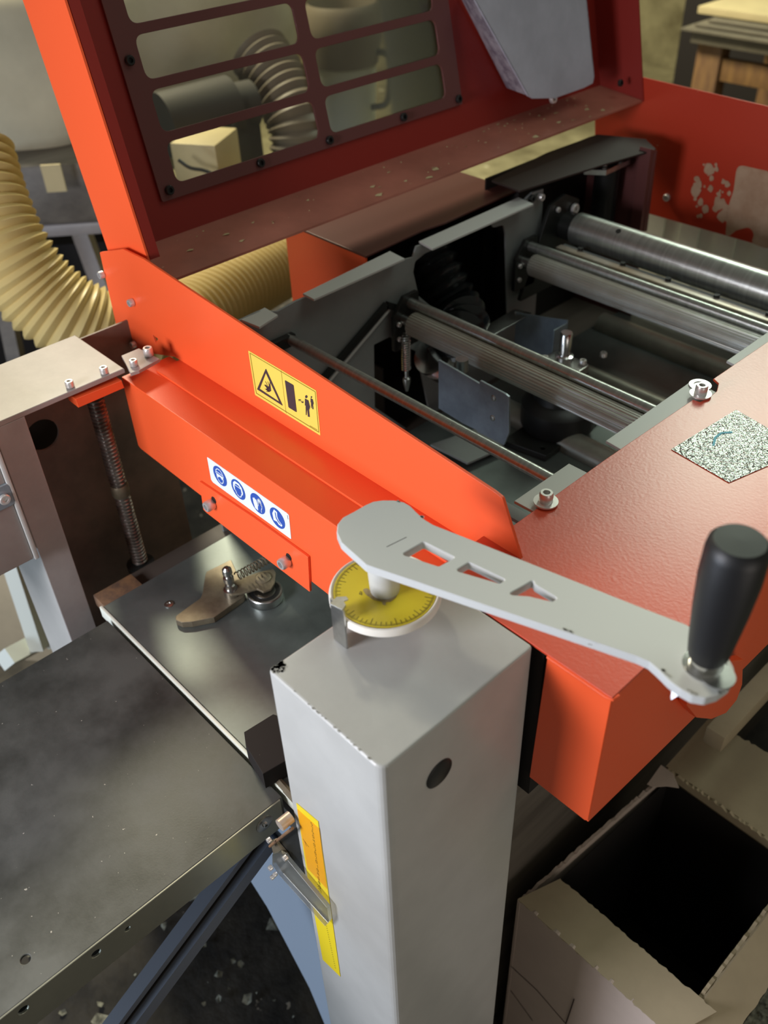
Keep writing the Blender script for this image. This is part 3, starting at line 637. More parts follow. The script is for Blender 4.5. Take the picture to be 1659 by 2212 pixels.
link('spacer', cyl(at(1, YL + 0.005, 628, 1764), at(1, YL + 0.005, 628, 1764) + Vector((0, -0.012, 0)), 0.0055, 18), 'copper', lv)

# machine base
base = thing('machine_base', (-0.6, 0.9, 0), 'grey brown steel base cabinet under the bed, behind the cardboard box', 'cabinet')
link('cabinet_body', box(-0.80, -0.335, 0.415, 1.55, 0.0, 0.60, 0.004), 'basegrey', base)
gus = link('front_leg_panel', ppx('y', 0.262, [(515, 1780), (610, 1775), (640, 1790), (700, 2120), (760, 2330), (750, 2330), (668, 2134), (577, 1960), (515, 1862)], 0.02, bev=0.001), 'bluegrey'); tag(gus, 'pale bluish base leg panel between the table and the grey column', 'panel')

# ================================================================= HEAD: LEFT INNER WALL
HX = -0.828
wallp = thing('inner_side_sheet', (HX, 0.8, 0.62), 'grey sheet wall inside the machine with a large dark cut-out', 'side sheet')
cut1 = pts('x', HX, [(893, 588), (897, 565), (918, 548), (1058, 480), (1066, 492), (1088, 486), (1092, 505), (1096, 690), (1000, 720), (905, 640)])
cut2 = pts('x', HX, [(808, 745), (842, 728), (866, 742), (900, 760), (930, 900), (930, 960), (810, 880)])
wall_out = [(0.45, 0.60), (1.085, 0.60)] + [tuple(v) for v in pts('x', HX, [(1172, 452), (1174, 408), (1150, 416)])] + [(1.03, 0.950), (0.83, 0.950)] + [tuple(v) for v in pts('x', HX, [(900, 532), (892, 556), (850, 566), (640, 650), (600, 672), (560, 672), (500, 700)])] + [(0.45, 0.95)]
link('sheet', plate2(wall_out, [rnd(cut1, 0.006), rnd(cut2, 0.002)], FR['x'], HX, 0.003, 0.0005), 'greysheet', wallp)
for nm, q4 in (('a', [(654, 634), (678, 646), (874, 558), (842, 542)]), ('b', [(905, 521), (934, 537), (1152, 440), (1120, 426)]), ('c', [(520, 690), (560, 706), (600, 680), (572, 664)])):
    link('top_tab', ppx('z', 0.954, q4, 0.003, bev=0.0004), 'greytab', wallp)
bolt(wallp, at(0, HX + 0.001, 1146, 428), (1, 0, 0), 0.0055, 0.006, 'blackmetal'); bolt(wallp, at(0, HX + 0.001, 1163, 424), (1, 0, 0), 0.0055, 0.009, 'zinc')
def wallbar(name, P, wd, m, lab, w=0.010):
    o_ = glyph_strokes('x', HX + 0.003 + w, [(a, b) for a, b in zip(P, P[1:])], wd, w)
    return link(name, o_, m, wallp)
wallbar('dark_guide_bar', [(698, 824), (838, 660), (866, 668)], 0.009, 'blackmetal', '', 0.006)
wallbar('guide_edge', [(712, 824), (843, 668)], 0.004, 'greytab', '', 0.004)
# orange side box behind the wall
sb = thing('side_box', (-0.95, 0.9, 0.80), 'orange side box with dark brown glossy lid, under the raised hood', 'box')
link('lid', plate2([(-1.06, 0.748), (-0.856, 0.748), (-0.862, 0.86), (-0.857, 0.90), (-0.863, 1.062), (-1.06, 1.062)], [], FR['z'], 0.951, 0.003, 0.0006), 'lid', sb)
link('box_end', box(-1.03, -0.858, 0.749, 0.752, 0.79, 0.9475), 'orange', sb)
link('box_back', box(-1.03, -1.027, 0.752, 1.06, 0.60, 0.9475), 'void', sb)  # this and the next inner panels coloured black as the shade inside
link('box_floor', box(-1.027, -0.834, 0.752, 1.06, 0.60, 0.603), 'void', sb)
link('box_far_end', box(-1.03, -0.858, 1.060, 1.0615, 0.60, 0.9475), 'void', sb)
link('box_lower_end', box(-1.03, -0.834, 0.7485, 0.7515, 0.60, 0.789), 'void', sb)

# ================================================================= ROLLERS
def fluted(p0, p1, r, n=26, d=0.0009):
    p0 = Vector(p0); p1 = Vector(p1); bm = bmesh.new(); F = Matrix.Translation(p0) @ frame_to(p1 - p0); L = (p1 - p0).length; ra = []
    for h, s in ((0, 0.86), (0.003, 1), (L - 0.003, 1), (L, 0.86)):
        ra.append([bm.verts.new(F @ Vector(((r * s - (d if i % 4 in (0, 1) else 0)) * math.cos(2 * math.pi * i / (4 * n)), (r * s - (d if i % 4 in (0, 1) else 0)) * math.sin(2 * math.pi * i / (4 * n)), h))) for i in range(4 * n)])
    for a, b in zip(ra, ra[1:]):
        for i in range(4 * n): bm.faces.new((a[i], a[(i + 1) % (4 * n)], b[(i + 1) % (4 * n)], b[i]))
    bm.faces.new(ra[0][::-1]); bm.faces.new(ra[-1]); return mesh_of(bm)
def feed_roller(y, z, lab, spring=True):
    t = thing('feed_roller', (-0.6, y, z), lab, 'roller', 'fluted feed rollers')
    link('shaft_rod', cyl((-0.818, y + 0.010, z + 0.019), (-0.375, y + 0.010, z + 0.019), 0.0072, 24), 'brushed', t)
    link('fluted_drum', fluted((-0.795, y - 0.004, z), (-0.378, y - 0.004, z), 0.0165), 'alu', t)
    link('journal', cyl((-0.818, y - 0.004, z), (-0.790, y - 0.004, z), 0.007, 20), 'zinc', t)
    bkt = link('end_bracket', plate2(rnd([(y - 0.022, z - 0.045), (y + 0.026, z - 0.045), (y + 0.026, z + 0.032), (y - 0.002, z + 0.032), (y - 0.022, z + 0.008)], 0.004), [], FR['x'], -0.812, 0.006, 0.0006), 'blackmetal', t)
    for dz in (-0.004, -0.026): bolt(t, (-0.8118, y - 0.014, z + dz), (1, 0, 0), 0.0036, 0.004, 'zinc')
    if spring:
        link('spring', coil((-0.800, y - 0.012, z - 0.016), (-0.800, y - 0.012, z - 0.070), 0.0058, 0.0011, 15), 'bright', t)
        link('spring_rod', lathe([(0.0022, 0.055), (0.0034, 0.050), (0.0058, 0.040), (0.0058, 0.034), (0.0030, 0.032), (0.0030, -0.02)], (-0.800, y - 0.012, z - 0.050), (0, 0, -1), 16), 'zinc', t)
    return t
feed_roller(0.776, 0.866, 'fluted feed roller in the middle of the machine with a spring at its left end')
feed_roller(1.028, 0.866, 'fluted feed roller beside the big smooth cutter drum', False)
rod = thing('guide_rod', (-0.6, 0.585, 0.90), 'thin dark smooth rod just behind the orange rail', 'rod')
link('rod', cyl((-0.822, 0.585, 0.9075), (-0.375, 0.585, 0.9075), 0.0066, 24), 'brushed', rod)
link('rod_arm', box(-0.824, -0.815, 0.548, 0.592, 0.899, 0.914, 0.001), 'blackmetal', rod)
link('under_strip', box(-0.80, -0.38, 0.545, 0.560, 0.872, 0.876), 'greysheet', rod)
cd = thing('cutter_drum', (-0.6, 1.105, 0.87), 'large polished steel cutter drum at the back of the rollers', 'drum')
CY, CZ, CR = 1.121, 0.893, 0.0245
link('drum', lathe([(0.016, 0), (CR - 0.001, 0), (CR, 0.001), (CR, 0.44), (CR - 0.001, 0.441)], (-0.79, CY, CZ), (1, 0, 0), 64), 'brushed', cd)
link('bearing', cyl((-0.815, CY, CZ), (-0.789, CY, CZ), 0.021, 32), 'blackmetal', cd)
link('bearing_bracket', plate2(rnd([(1.02, 0.80), (1.15, 0.80), (1.15, 0.925), (1.115, 0.942), (1.08, 0.935)], 0.004), [], FR['x'], -0.812, 0.006, 0.0006), 'blackmetal', cd)
bolt(cd, (-0.811, 1.135, 0.915), (1, 0, 0), 0.008, 0.006, 'zinc'); bolt(cd, (-0.811, 1.095, 0.925), (1, 0, 0), 0.004, 0.004, 'zinc')
def orient(a, x): # point on drum surface
    return Vector((x, CY + CR * math.cos(a), CZ + CR * math.sin(a)))
bl = link('knife_strip', box(-0.785, -0.35, 1.063, 1.077, 0.872, 0.884, 0.0015), 'copper', cd)
link('knife_shelf', box(-0.785, -0.35, 1.072, 1.086, 0.876, 0.882, 0.0008), 'greysheet', cd)
link('knife_holder', box(-0.785, -0.35, 1.056, 1.070, 0.848, 0.869, 0.0012), 'blackmetal', cd)
for k in range(6): link('clamp_screw', cyl((-0.75 + k * 0.075, 1.078, 0.878), (-0.75 + k * 0.075, 1.078, 0.888), 0.0040, 14), 'black', cd)
for k in range(3): link('hook', coil((-0.70 + k * 0.14, 1.055, 0.8625), (-0.696 + k * 0.14, 1.053, 0.8635), 0.0040, 0.001, 0.8), 'bright', cd)
link('drum_hole', lathe([(0.0040, 0), (0.0040, 0.0006)], orient(math.radians(118), -0.71), (0, math.cos(math.radians(118)), math.sin(math.radians(118))), 18), 'void', cd)

# right hand tabs with bolts
TZ = 0.9465
def tabt(q, lab, bp):
    t = thing('bearing_tab', at(2, TZ, *q[0]), lab, 'tab', 'grey tabs along the cover plate edge')
    link('tab_sheet', ppx('z', TZ, q, 0.003, bev=0.0004), 'greytab', t)
    if bp:
        bolt(t, at(2, 0.9515, *bp), (0, 0, 1), 0.0062, 0.0105, 'bright', 'bolt', True)
    return t
ta = tabt([(1111, 1082), (1229, 1001), (1290, 1032), (1172, 1115)], 'grey sheet tab with a socket bolt beside the guard rail end', (1179, 1084))
tb = tabt([(1309, 952), (1495, 822), (1530, 838), (1590, 870), (1400, 1005)], 'long grey sheet tab with a socket bolt at the middle of the cover plate edge', (1513, 851))
p = at(2, TZ + 0.0003, 1512, 833)
link('washer', lathe([(0.0112, 0), (0.0112, 0.0012), (0.0065, 0.0013), (0.006, 0.0003)], (p.x, p.y, p.z), seg=28), 'zinc', tb)
tc_ = tabt([(1570, 779), (1700, 688), (1740, 720), (1640, 815)], 'grey sheet tab cropped by the right photo edge, beside the clear tape', None)

# ================================================================= GEARBOX, SHEETS AND BLACK HOSE BELOW THE ROLLERS
gb = thing('lift_gearbox', (-0.60, 0.86, BZ), 'black round gearbox with a metal shaft, standing on a plate below the rollers', 'gearbox')
gp = at(2, 0.70, 1185, 925)
link('base_plate', plate2([tuple(uv('z', at(2, 0.70, *q))) for q in [(1085, 950), (1180, 985), (1325, 880), (1240, 850)]], [circ(uv('z', at(2, 0.70, 1172, 968)), 0.0035)], FR['z'], 0.70, 0.009, 0.0008), 'blackmetal', gb)
gx, gy = gp.x, gp.y + 0.02
link('gear_housing', lathe([(0.052, 0), (0.054, 0.004), (0.054, 0.035), (0.048, 0.042), (0.038, 0.046), (0.036, 0.085), (0.030, 0.09)], (gx, gy, 0.70), seg=44), 'black', gb)
link('flange_plate', plate2(rnd([(gx - 0.030, gy - 0.022), (gx + 0.030, gy - 0.022), (gx + 0.030, gy + 0.022), (gx - 0.030, gy + 0.022)], 0.008), [], FR['z'], 0.800, 0.012, 0.001), 'zinc', gb)
link('shaft', lathe([(0.0125, 0), (0.0125, 0.012), (0.0085, 0.013), (0.0085, 0.045), (0.0075, 0.047)], (gx, gy, 0.80), seg=26), 'bright', gb)
for dx, dy in ((-0.022, -0.014), (0.022, 0.014), (0.03, 0.05)): bolt(gb, (gx + dx, gy + dy, 0.8002), (0, 0, 1), 0.005, 0.007, 'zinc')
ub = thing('u_bracket', (gx, gy + 0.06, 0.72), 'folded zinc sheet bracket standing behind the gearbox shaft', 'bracket')
UX = gx - 0.03
u0 = at(1, gy + 0.05, 1115, 675); u1 = at(1, gy + 0.05, 1175, 685); u2 = at(1, gy + 0.05, 1226, 692)
link('back_sheet', plate2([(u0.x, 0.72), (u2.x, 0.72), (u2.x, u2.z), (u1.x, u1.z), (u0.x, u0.z)], [], FR['y'], -(gy + 0.05), 0.002, 0.0003), 'bluesheet', ub)
link('side_fold', box(u2.x - 0.001, u2.x + 0.001, gy + 0.02, gy + 0.05, 0.72, u2.z - 0.004), 'bluesheet', ub)
zz = u0.z
link('top_strip', ppx('z', zz, [(1028, 716), (1112, 667), (1150, 676), (1046, 735)], 0.002, r=0.001, holes=[[(1112, 674), (1120, 674), (1122, 679), (1114, 680)], [(1036, 718), (1044, 718), (1045, 723), (1037, 724)]], bev=0.0003), 'zinc', ub)
bp = thing('angle_plate', at(2, BZ, 1000, 930), 'bluish zinc angle plate standing below the middle roller', 'plate')
AY_ = 0.70
link('main_plate', ppx('y', AY_, [(947, 778), (1040, 832), (1044, 936), (1000, 915), (947, 882)], 0.003, bev=0.0004), 'bluesheet', bp)
ap = link('front_plate', ppx('y', AY_ - 0.006, [(1036, 822), (1092, 852), (1099, 858), (1099, 935), (1088, 962), (1030, 932)], 0.003, r=0.001, bev=0.0004), 'bluesheet', bp)
for q in ((1066, 860), (1064, 903)): link('dimple', lathe([(0.004, 0), (0.003, 0.0012), (0, 0.0016)], at(1, AY_ - 0.006, *q), (0, -1, 0), 18), 'zinc', bp)
link('foot_sheet', ppx('z', BZ + 0.012, [(930, 960), (1030, 925), (1090, 965), (1010, 1000)], 0.003), 'greysheet', bp)
link('stud', cyl(at(1, AY_ + 0.02, 998, 800), at(1, AY_ + 0.02, 998, 775), 0.008, 20), 'zinc', bp)
bh = [at(0, -0.90, 905, 500), at(0, -0.86, 950, 590), at(0, -0.83, 985, 655), at(0, -0.795, 1005, 700), at(0, -0.78, 985, 740), at(0, -0.79, 955, 775)]
o = link('spiral_hose', ribbed(spline(bh, 10), 0.031, 0.0045, 0.017, 28), 'blackgloss'); tag(o, 'shiny black spiral hose coming out of the dark cut-out in the grey side sheet', 'hose')
o = link('hose_ring', join(cyl(at(0, -0.79, 935, 765), at(0, -0.79, 942, 771), 0.030, 30), cyl(at(0, -0.78, 952, 775), at(0, -0.78, 962, 783), 0.031, 30)), 'bright'); tag(o, 'bright metal clamp rings around the black spiral hose end', 'clamp')

# rear cover box (black) and rear side panel
rc = thing('rear_housing', (-0.85, 1.2, 0.70), 'black glossy drive housing at the back left, next to the red side panel', 'housing')
link('top_cover', ppx('z', 0.972, [(1062, 389), (1122, 412), (1300, 356), (1417, 322), (1395, 300), (1290, 290), (1180, 330)], 0.003, r=0.002, bev=0.0005), 'lidblack', rc)
link('rear_web', box(-0.90, -0.775, 1.285, 1.289, 0.66, 0.968), 'darkframe', rc)
link('edge_frame', plate2(rnd(pts('x', -0.776, [(1406, 322), (1420, 326), (1398, 500), (1382, 500)]), 0.001), [], FR['x'], -0.776, 0.02, 0.0006), 'darkframe', rc)
link('inner_back', box(-0.90, -0.897, 1.03, 1.285, 0.66, 0.968), 'blackmetal', rc)
gsx = at(0, -0.84, 1305, 430)
link('spring_tube', cyl((gsx.x, gsx.y, 0.80), (gsx.x, gsx.y, 0.945), 0.020, 28), 'blackmetal', rc)
link('plate_shelf', ppx('z', 0.958, [(1262, 366), (1310, 368), (1362, 344), (1330, 340)], 0.008, bev=0.0005), 'zinc', rc)
for q in ((1306, 358), (1341, 346)): bolt(rc, at(2, 0.959, *q), (0, 0, 1), 0.0042, 0.006, 'bright')

PY = 1.385
rp = thing('rear_side_panel', (-0.5, PY, 0.85), 'red orange rear side panel with a worn beige patch and one small bolt', 'side panel')
link('panel', plate2(pts('y', PY, [(1285, 300), (1285, 225), (1388, 195), (1388, 167), (1659, 230)]) + [Vector((-0.20, at(1, PY, 1659, 230).z - 0.003)), Vector((-0.20, at(1, PY, 1659, 535).z))] + pts('y', PY, [(1659, 535), (1402, 462), (1398, 360)]), [], FR['y'], -PY, 0.003, 0.0006), 'shadedustred', rp)
link('worn_patch', ppx('y', PY - 0.0004, [(1592, 355), (1668, 372), (1668, 542), (1622, 525), (1630, 505), (1618, 490), (1590, 498), (1575, 510), (1567, 508), (1572, 450), (1585, 410)], 0.0003, r=0.012), 'worn', rp)
random.seed(21)
wp = []
for k in range(34):
    cx_ = 1500 + random.random() * 75; cy_ = 350 + random.random() * 130 + (cx_ - 1540) * 0.1
    r_ = 2 + random.random() ** 2 * 11
    wp.append(ppx('y', PY - 0.0006 - k * 0.00004, [(cx_ + r_ * (0.7 + random.random() * 0.6) * math.cos(a), cy_ + r_ * 1.2 * (0.7 + random.random() * 0.6) * math.sin(a)) for a in [i * 0.7 for i in range(9)]], 0.0002))
link('worn_flecks', join(*wp), 'worn', rp)
bolt(rp, at(1, PY - 0.001, 1442, 426), (0, -1, 0), 0.006, 0.006, 'zinc')
# strip curtain under the rear panel
sc_ = thing('strip_curtain', (-0.6, PY + 0.03, 0.7), 'row of pale grey plastic strips hanging below the red side panel', 'curtain')
for k in range(13):
    x0 = -0.85 + k * 0.034
    link('strip', plate2([(x0, 0.70), (x0 + 0.037, 0.70), (x0 + 0.035, 0.93), (x0 + 0.001, 0.93)], [], Matrix.Translation((0, 0, 0)) @ FR['y'], -(PY + 0.03) - (0.003 if k % 2 else 0), 0.002), 'strip', sc_)

# ================================================================= HOOD (open, hinged on the left)
HO = Vector((-0.958, 0.452, 1.018)); HV = Vector((-0.235, 0, 1)).normalized(); HN = Vector((HV.z, 0, -HV.x))
HF = Matrix(((0, HV.x, HN.x, HO.x), (1, HV.y, HN.y, HO.y), (0, HV.z, HN.z, HO.z), (0, 0, 0, 1)))   # u = y - 0.452, v = up the skin, w = towards the opening
def hp(px, w=0.0):
    p = atp(px[0], px[1], HO + HN * w, HN) - HO; return Vector((p.y, p.dot(HV)))
def hplate(poly, w, th, r=0, holes=(), bev=0.0): return plate2(rnd(poly, r), holes, HF, w, th, bev)
HW = PY - 0.455; HH = 0.62; HD = 0.083
hood = thing('raised_hood', (-0.92, 0.9, 1.0), 'raised dark red machine hood with a slotted guard window, bright orange side edge', 'hood')
fr = [hp(q, 0.004) for q in ((350, 437), (1002, 222))]
u0f = -0.0; 
fl_ = hp((350, 437), 0.004); frr = hp((1003, 224), 0.004); tl = hp((218, 0), 0.004); tr = hp((963, 0), 0.004)
fu0 = (fl_.x + tl.x) / 2; fu1 = (frr.x + tr.x) / 2; fv0 = (fl_.y + frr.y) / 2
slots_px = [[(368, 300), (675, 218), (692, 298), (398, 388)], [(320, 192), (655, 116), (668, 202), (345, 285)], [(278, 80), (628, 10), (645, 95), (302, 174)],
            [(698, 205), (950, 140), (960, 208), (715, 286)], [(678, 105), (942, 44), (952, 118), (695, 190)]]
SL = [[hp(q, 0.004) for q in s] for s in slots_px]
c1 = sum(s[0].x + s[3].x for s in SL[:3]) / 6; c2 = sum(s[1].x + s[2].x for s in SL[:3]) / 6
c3 = sum(s[0].x + s[3].x for s in SL[3:]) / 4; c4 = sum(s[1].x + s[2].x for s in SL[3:]) / 4
rows = [((SL[i][3].y + SL[i][2].y) / 2, (SL[i][0].y + SL[i][1].y) / 2) for i in range(3)]
rr2 = [((SL[i][3].y + SL[i][2].y) / 2, (SL[i][0].y + SL[i][1].y) / 2) for i in (3, 4)]
print('slots', c1, c2, c3, c4, rows, rr2, 'frame', fu0, fu1, fv0)
pitch = (rows[2][0] - rows[0][0]) / 2; hgt = sum(b - a for a, b in rows) / 3; vb = sum(r_[0] - i * pitch for i, r_ in enumerate(rows)) / 3
holes = []
for i in range(7):
    for a, b in ((c1, c2), (c3, c4)):
        v0 = vb + i * pitch; holes.append(rnd([(a, v0), (b, v0), (b, v0 + hgt), (a, v0 + hgt)], 0.011))
ftop = vb + 7 * pitch + 0.01
win = [(c1 - 0.008, vb - 0.006), (c4 + 0.008, vb - 0.006), (c4 + 0.008, ftop - 0.02), (c1 - 0.008, ftop - 0.02)]
link('inner_skin', hplate([(0, 0), (HW, 0), (HW, HH), (0, HH)], 0.0, 0.003, 0, [rnd(win, 0.012)]), 'shadered', hood)
gw = link('window_guard', hplate([(fu0, fv0), (fu1, fv0), (fu1, ftop + 0.02), (fu0, ftop + 0.02)], 0.005, 0.003, 0.003, holes, 0.0005), 'darkframe', hood)
link('window_pane', hplate([(fu0 + 0.01, fv0 + 0.01), (fu1 - 0.01, fv0 + 0.01), (fu1 - 0.01, ftop), (fu0 + 0.01, ftop)], 0.0015, 0.0012), 'pane', hood)
bmat = HF
def hb(u, v, w=0.005):
    p = HO + Vector((0, 1, 0)) * u + HV * v + HN * w
    return bolt(hood, p, HN, 0.0055, 0.005, 'blackmetal')
for q in ((365, 411), (562, 352), (711, 303), (871, 253), (990, 214), (279, 131)):
    u_, v_ = hp(q, 0.006); hb(u_, v_, 0.0052)
# near side wall (bright orange), far side wall, lip and rim
HI = HF
def hpoly(pl, frame_name, val): pass
e0 = HO; 
def pt3(u, v, w): return HO + Vector((0, 1, 0)) * u + HV * v + HN * w
def slab(P, th_vec):
    bm = bmesh.new(); a = [bm.verts.new(p) for p in P]; b = [bm.verts.new(p + Vector(th_vec)) for p in P]
    bm.faces.new(a); bm.faces.new(b[::-1])
    for i in range(len(P)): bm.faces.new((a[i], a[(i + 1) % len(P)], b[(i + 1) % len(P)], b[i]))
    return mesh_of(bm)
link('side_wall', slab([pt3(-0.001, -0.06, -0.012), pt3(-0.001, -0.045, HD), pt3(-0.001, HH, HD), pt3(-0.001, HH, -0.012)], (0, -0.0025, 0)), 'orange', hood)
link('side_rim', slab([pt3(0, 0.0, HD), pt3(0, HH, HD), pt3(0.012, HH, HD), pt3(0.012, 0.0, HD)], HN * -0.002), 'shadered', hood)
link('far_side_wall', slab([pt3(HW, -0.03, -0.003), pt3(HW, -0.03, HD), pt3(HW, HH, HD), pt3(HW, HH, -0.003)], (0, 0.0025, 0)), 'shadered', hood)
lip_e = Vector((-0.872, 0, 1.009))
l0 = pt3(0.001, 0, 0.0); l1 = pt3(HW - 0.001, 0, 0.0)
link('lip', slab([l0, Vector((lip_e.x, l0.y, lip_e.z)), Vector((lip_e.x, l1.y, lip_e.z)), l1], (0, 0, -0.003)), 'lip', hood)
hb(HW - 0.03, 0.005, 0.06)
# chips resting on the lip
bm = bmesh.new(); random.seed(9)
for k in range(85):
    t = random.random() ** 0.55; y = 0.47 + t * (HW - 0.06); xx = -0.95 + random.random() * 0.07
    z = 1.018 + (lip_e.z - 1.018) * ((xx + 0.958) / 0.086) + 0.0004; s = 0.0007 + random.random() ** 3 * 0.0045; a0 = random.random() * 3
    vs = [bm.verts.new((xx + s * math.cos(a0 + a), y + s * 1.4 * math.sin(a0 + a), z + 0.0008 * (a == 0))) for a in (0, 1.5, 2.7, 4.3)]; bm.faces.new(vs)
o = link('wood_chips', mesh_of(bm), 'palewood'); tag(o, 'small sawdust flakes scattered on the red hood lip', 'sawdust', kind='stuff')
# chute
cw = 0.055
cp = [hp(q, cw) for q in ((1018, -14), (1262, -14), (1267, 0), (1284, 165), (1281, 180), (1262, 190), (1200, 212), (1152, 213), (1141, 207))]
chute = thing('plastic_chute', pt3(cp[3].x - 0.1, cp[3].y, 0.03), 'blue grey plastic chute hanging inside the raised red hood', 'chute')
link('chute_front', plate2(cp, [], HF, cw, 0.003, 0.0006), 'chute', chute)
n_ = len(cp)
link('chute_side', slab([pt3(cp[0].x, cp[0].y, cw), pt3(cp[8].x, cp[8].y, cw), pt3(cp[8].x + 0.012, cp[8].y + 0.012, 0.004), pt3(cp[0].x + 0.03, cp[0].y, 0.004)], (0, 0.002, 0)), 'chuterim', chute)
link('chute_edge', slab([pt3(cp[2].x, cp[1].y, cw), pt3(cp[3].x, cp[3].y, cw), pt3(cp[3].x, cp[3].y, 0.004), pt3(cp[2].x, cp[1].y, 0.004)], (0, -0.002, 0)), 'chuterim', chute)
u_, v_ = hp((1197, 207), 0.05)
bolt(chute, pt3(u_, v_ - 0.004, 0.045), HN, 0.007, 0.006, 'bright')

# ================================================================= KICKER ON THE BED
kk = thing('kickback_lever', at(2, BZ, 530, 1290), 'dusty steel lever with spring and bearing wheel lying on the shiny bed', 'lever')
def kc(x, y): return (360 + x * 0.217, 1150 + y * 0.217)
KZ = BZ + 0.0092
link('lever_plate', ppx('z', KZ, [kc(*q) for q in ((640, 270), (540, 320), (400, 388), (385, 420), (355, 610), (335, 655), (200, 750), (88, 835), (90, 870), (150, 895), (250, 890), (470, 845), (760, 640), (775, 620), (770, 560), (700, 400))], 0.0090, r=0.0015, bev=0.0006), 'bronze', kk)
c0 = at(2, BZ + 0.012, *kc(975, 580))
wh = link('bearing_wheel', lathe([(0.015, 0), (0.0208, 0), (0.0213, 0.0012), (0.0213, 0.0105), (0.0205, 0.0115), (0.0185, 0.0115), (0.0182, 0.0105), (0.013, 0.0105), (0.0128, 0.0118), (0.009, 0.0118)], (c0.x, c0.y, BZ + 0.0005), seg=48), 'zinc', kk)
link('wheel_seal', lathe([(0.018, 0), (0.018, 0.0004), (0.013, 0.0004)], (c0.x, c0.y, BZ + 0.0112), seg=40), 'black', wh)
LZ = BZ + 0.019
link('link_arm', ppx('z', LZ, [kc(*q) for q in ((575, 560), (590, 600), (640, 620), (720, 610), (900, 560), (960, 590), (1040, 560), (1075, 500), (1085, 400), (1060, 360), (900, 400), (700, 470), (600, 500))], 0.003, r=0.0025, bev=0.0005), 'bronze', kk)
cc = at(2, LZ, *kc(960, 455))
link('hub_disc', lathe([(0.0095, 0), (0.0095, 0.0014), (0.0080, 0.0020), (0.0016, 0.0020), (0.0014, 0.0005), (0, 0.0005)], (cc.x, cc.y, LZ), seg=32), 'bronze', kk)
pp = at(2, LZ, *kc(635, 560))
link('pivot_post', lathe([(0.0085, -0.010), (0.0085, 0), (0.0058, 0.0005), (0.0058, 0.006), (0.0040, 0.007), (0.0040, 0.012), (0.0062, 0.0125), (0.0062, 0.0185), (0.0038, 0.019), (0.0038, 0.024), (0.0058, 0.0245), (0.0055, 0.031), (0.003, 0.034), (0, 0.0345)], (pp.x, pp.y, LZ), seg=24), 'zinc', kk)
sA = Vector((pp.x + 0.004, pp.y + 0.006, LZ + 0.0165)); sB = at(2, LZ + 0.012, 600, 1196)
link('spring', coil(sA + (sB - sA) * 0.05, sB, 0.0050, 0.00085, 13), 'bronze', kk)

# ================================================================= CARDBOARD BOX
Zc = 0.40
bxs = thing('cardboard_box', (-0.19, 0.62, 0), 'open cardboard box on the floor beneath the orange box edge', 'box')
X0, X1, Y0, Y1 = -0.282, -0.098, 0.517, 0.745
def cwall(P, Q, z0, z1, th, name, m, jag=0.003):
    """vertical corrugated wall with a ragged top"""
    P = Vector(P); Q = Vector(Q); n = 60; d = (Q - P) / n; nn = Vector((-d.y, d.x)).normalized() * th; bm = bmesh.new(); rows_ = []
    for i in range(n + 1):
        p = P + d * i; zt_ = z1 + random.uniform(-jag, jag) * (1 if i % 3 else 0.3)
        rows_.append([bm.verts.new((p.x, p.y, z0)), bm.verts.new((p.x, p.y, zt_)), bm.verts.new((p.x + nn.x, p.y + nn.y, zt_)), bm.verts.new((p.x + nn.x, p.y + nn.y, z0))])
    for a, b in zip(rows_, rows_[1:]):
        for k in range(4): bm.faces.new((a[k], a[(k + 1) % 4], b[(k + 1) % 4], b[k]))
    bm.faces.new(rows_[0]); bm.faces.new(rows_[-1][::-1]); return link(name, mesh_of(bm), m, bxs, False)
random.seed(4)
YO = 0.461
cwall((-0.310, YO), (-0.099, YO), 0.0, Zc, 0.004, 'box_wall', 'cardpink'); cwall((X1, YO), (X1, Y1), 0.0, Zc, 0.004, 'box_wall', 'card')
cwall((-0.288, Y1), (-0.310, YO), 0.0, Zc - 0.003, 0.004, 'box_wall', 'cardpink'); cwall((X1, Y1), (-0.288, Y1), 0.0, Zc, 0.004, 'box_wall', 'card')
link('box_floor', box(-0.285, X1 - 0.004, YO + 0.005, Y1 - 0.004, 0.001, 0.006), 'cardin', bxs)
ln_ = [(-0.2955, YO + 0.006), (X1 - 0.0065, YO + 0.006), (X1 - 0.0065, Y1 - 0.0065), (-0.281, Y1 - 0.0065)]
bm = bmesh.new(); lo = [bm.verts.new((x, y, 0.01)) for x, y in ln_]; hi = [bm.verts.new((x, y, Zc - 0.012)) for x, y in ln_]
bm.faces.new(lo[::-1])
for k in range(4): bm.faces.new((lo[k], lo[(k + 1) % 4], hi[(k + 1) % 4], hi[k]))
link('inner_shade', mesh_of(bm), 'void', bxs)  # black inner walls added for the shade deep in the box
def flap(A, B, outv, name='flap', m='card', jag=0.0025):
    A = Vector(A); B = Vector(B); O = Vector(outv); n = 50; bm = bmesh.new(); ra = []
    nn = (B - A).cross(O).normalized() * 0.004
    for i in range(n + 1):
        p = A.lerp(B, i / n); o1 = O * (1 + random.uniform(-jag, jag) * 8)
        ra.append([bm.verts.new(p), bm.verts.new(p + O * 0.5), bm.verts.new(p + o1), bm.verts.new(p + o1 - nn), bm.verts.new(p - nn)])
    for a, b in zip(ra, ra[1:]):
        for k in range(5): bm.faces.new((a[k], a[(k + 1) % 5], b[(k + 1) % 5], b[k]))
    bm.faces.new(ra[0]); bm.faces.new(ra[-1][::-1]); return link(name, mesh_of(bm), m, bxs, False)
flap((-0.310, YO, Zc + 0.001), (-0.099, YO, Zc + 0.001), (0.020, 0.055, 0.003))
flap((X1, YO, Zc - 0.001), (X1, Y1, Zc - 0.001), (0.040, 0.0, -0.034), m='card')
flap((-0.292, Y1, Zc), (X1 + 0.03, Y1, Zc), (0.0, 0.105, 0.010))
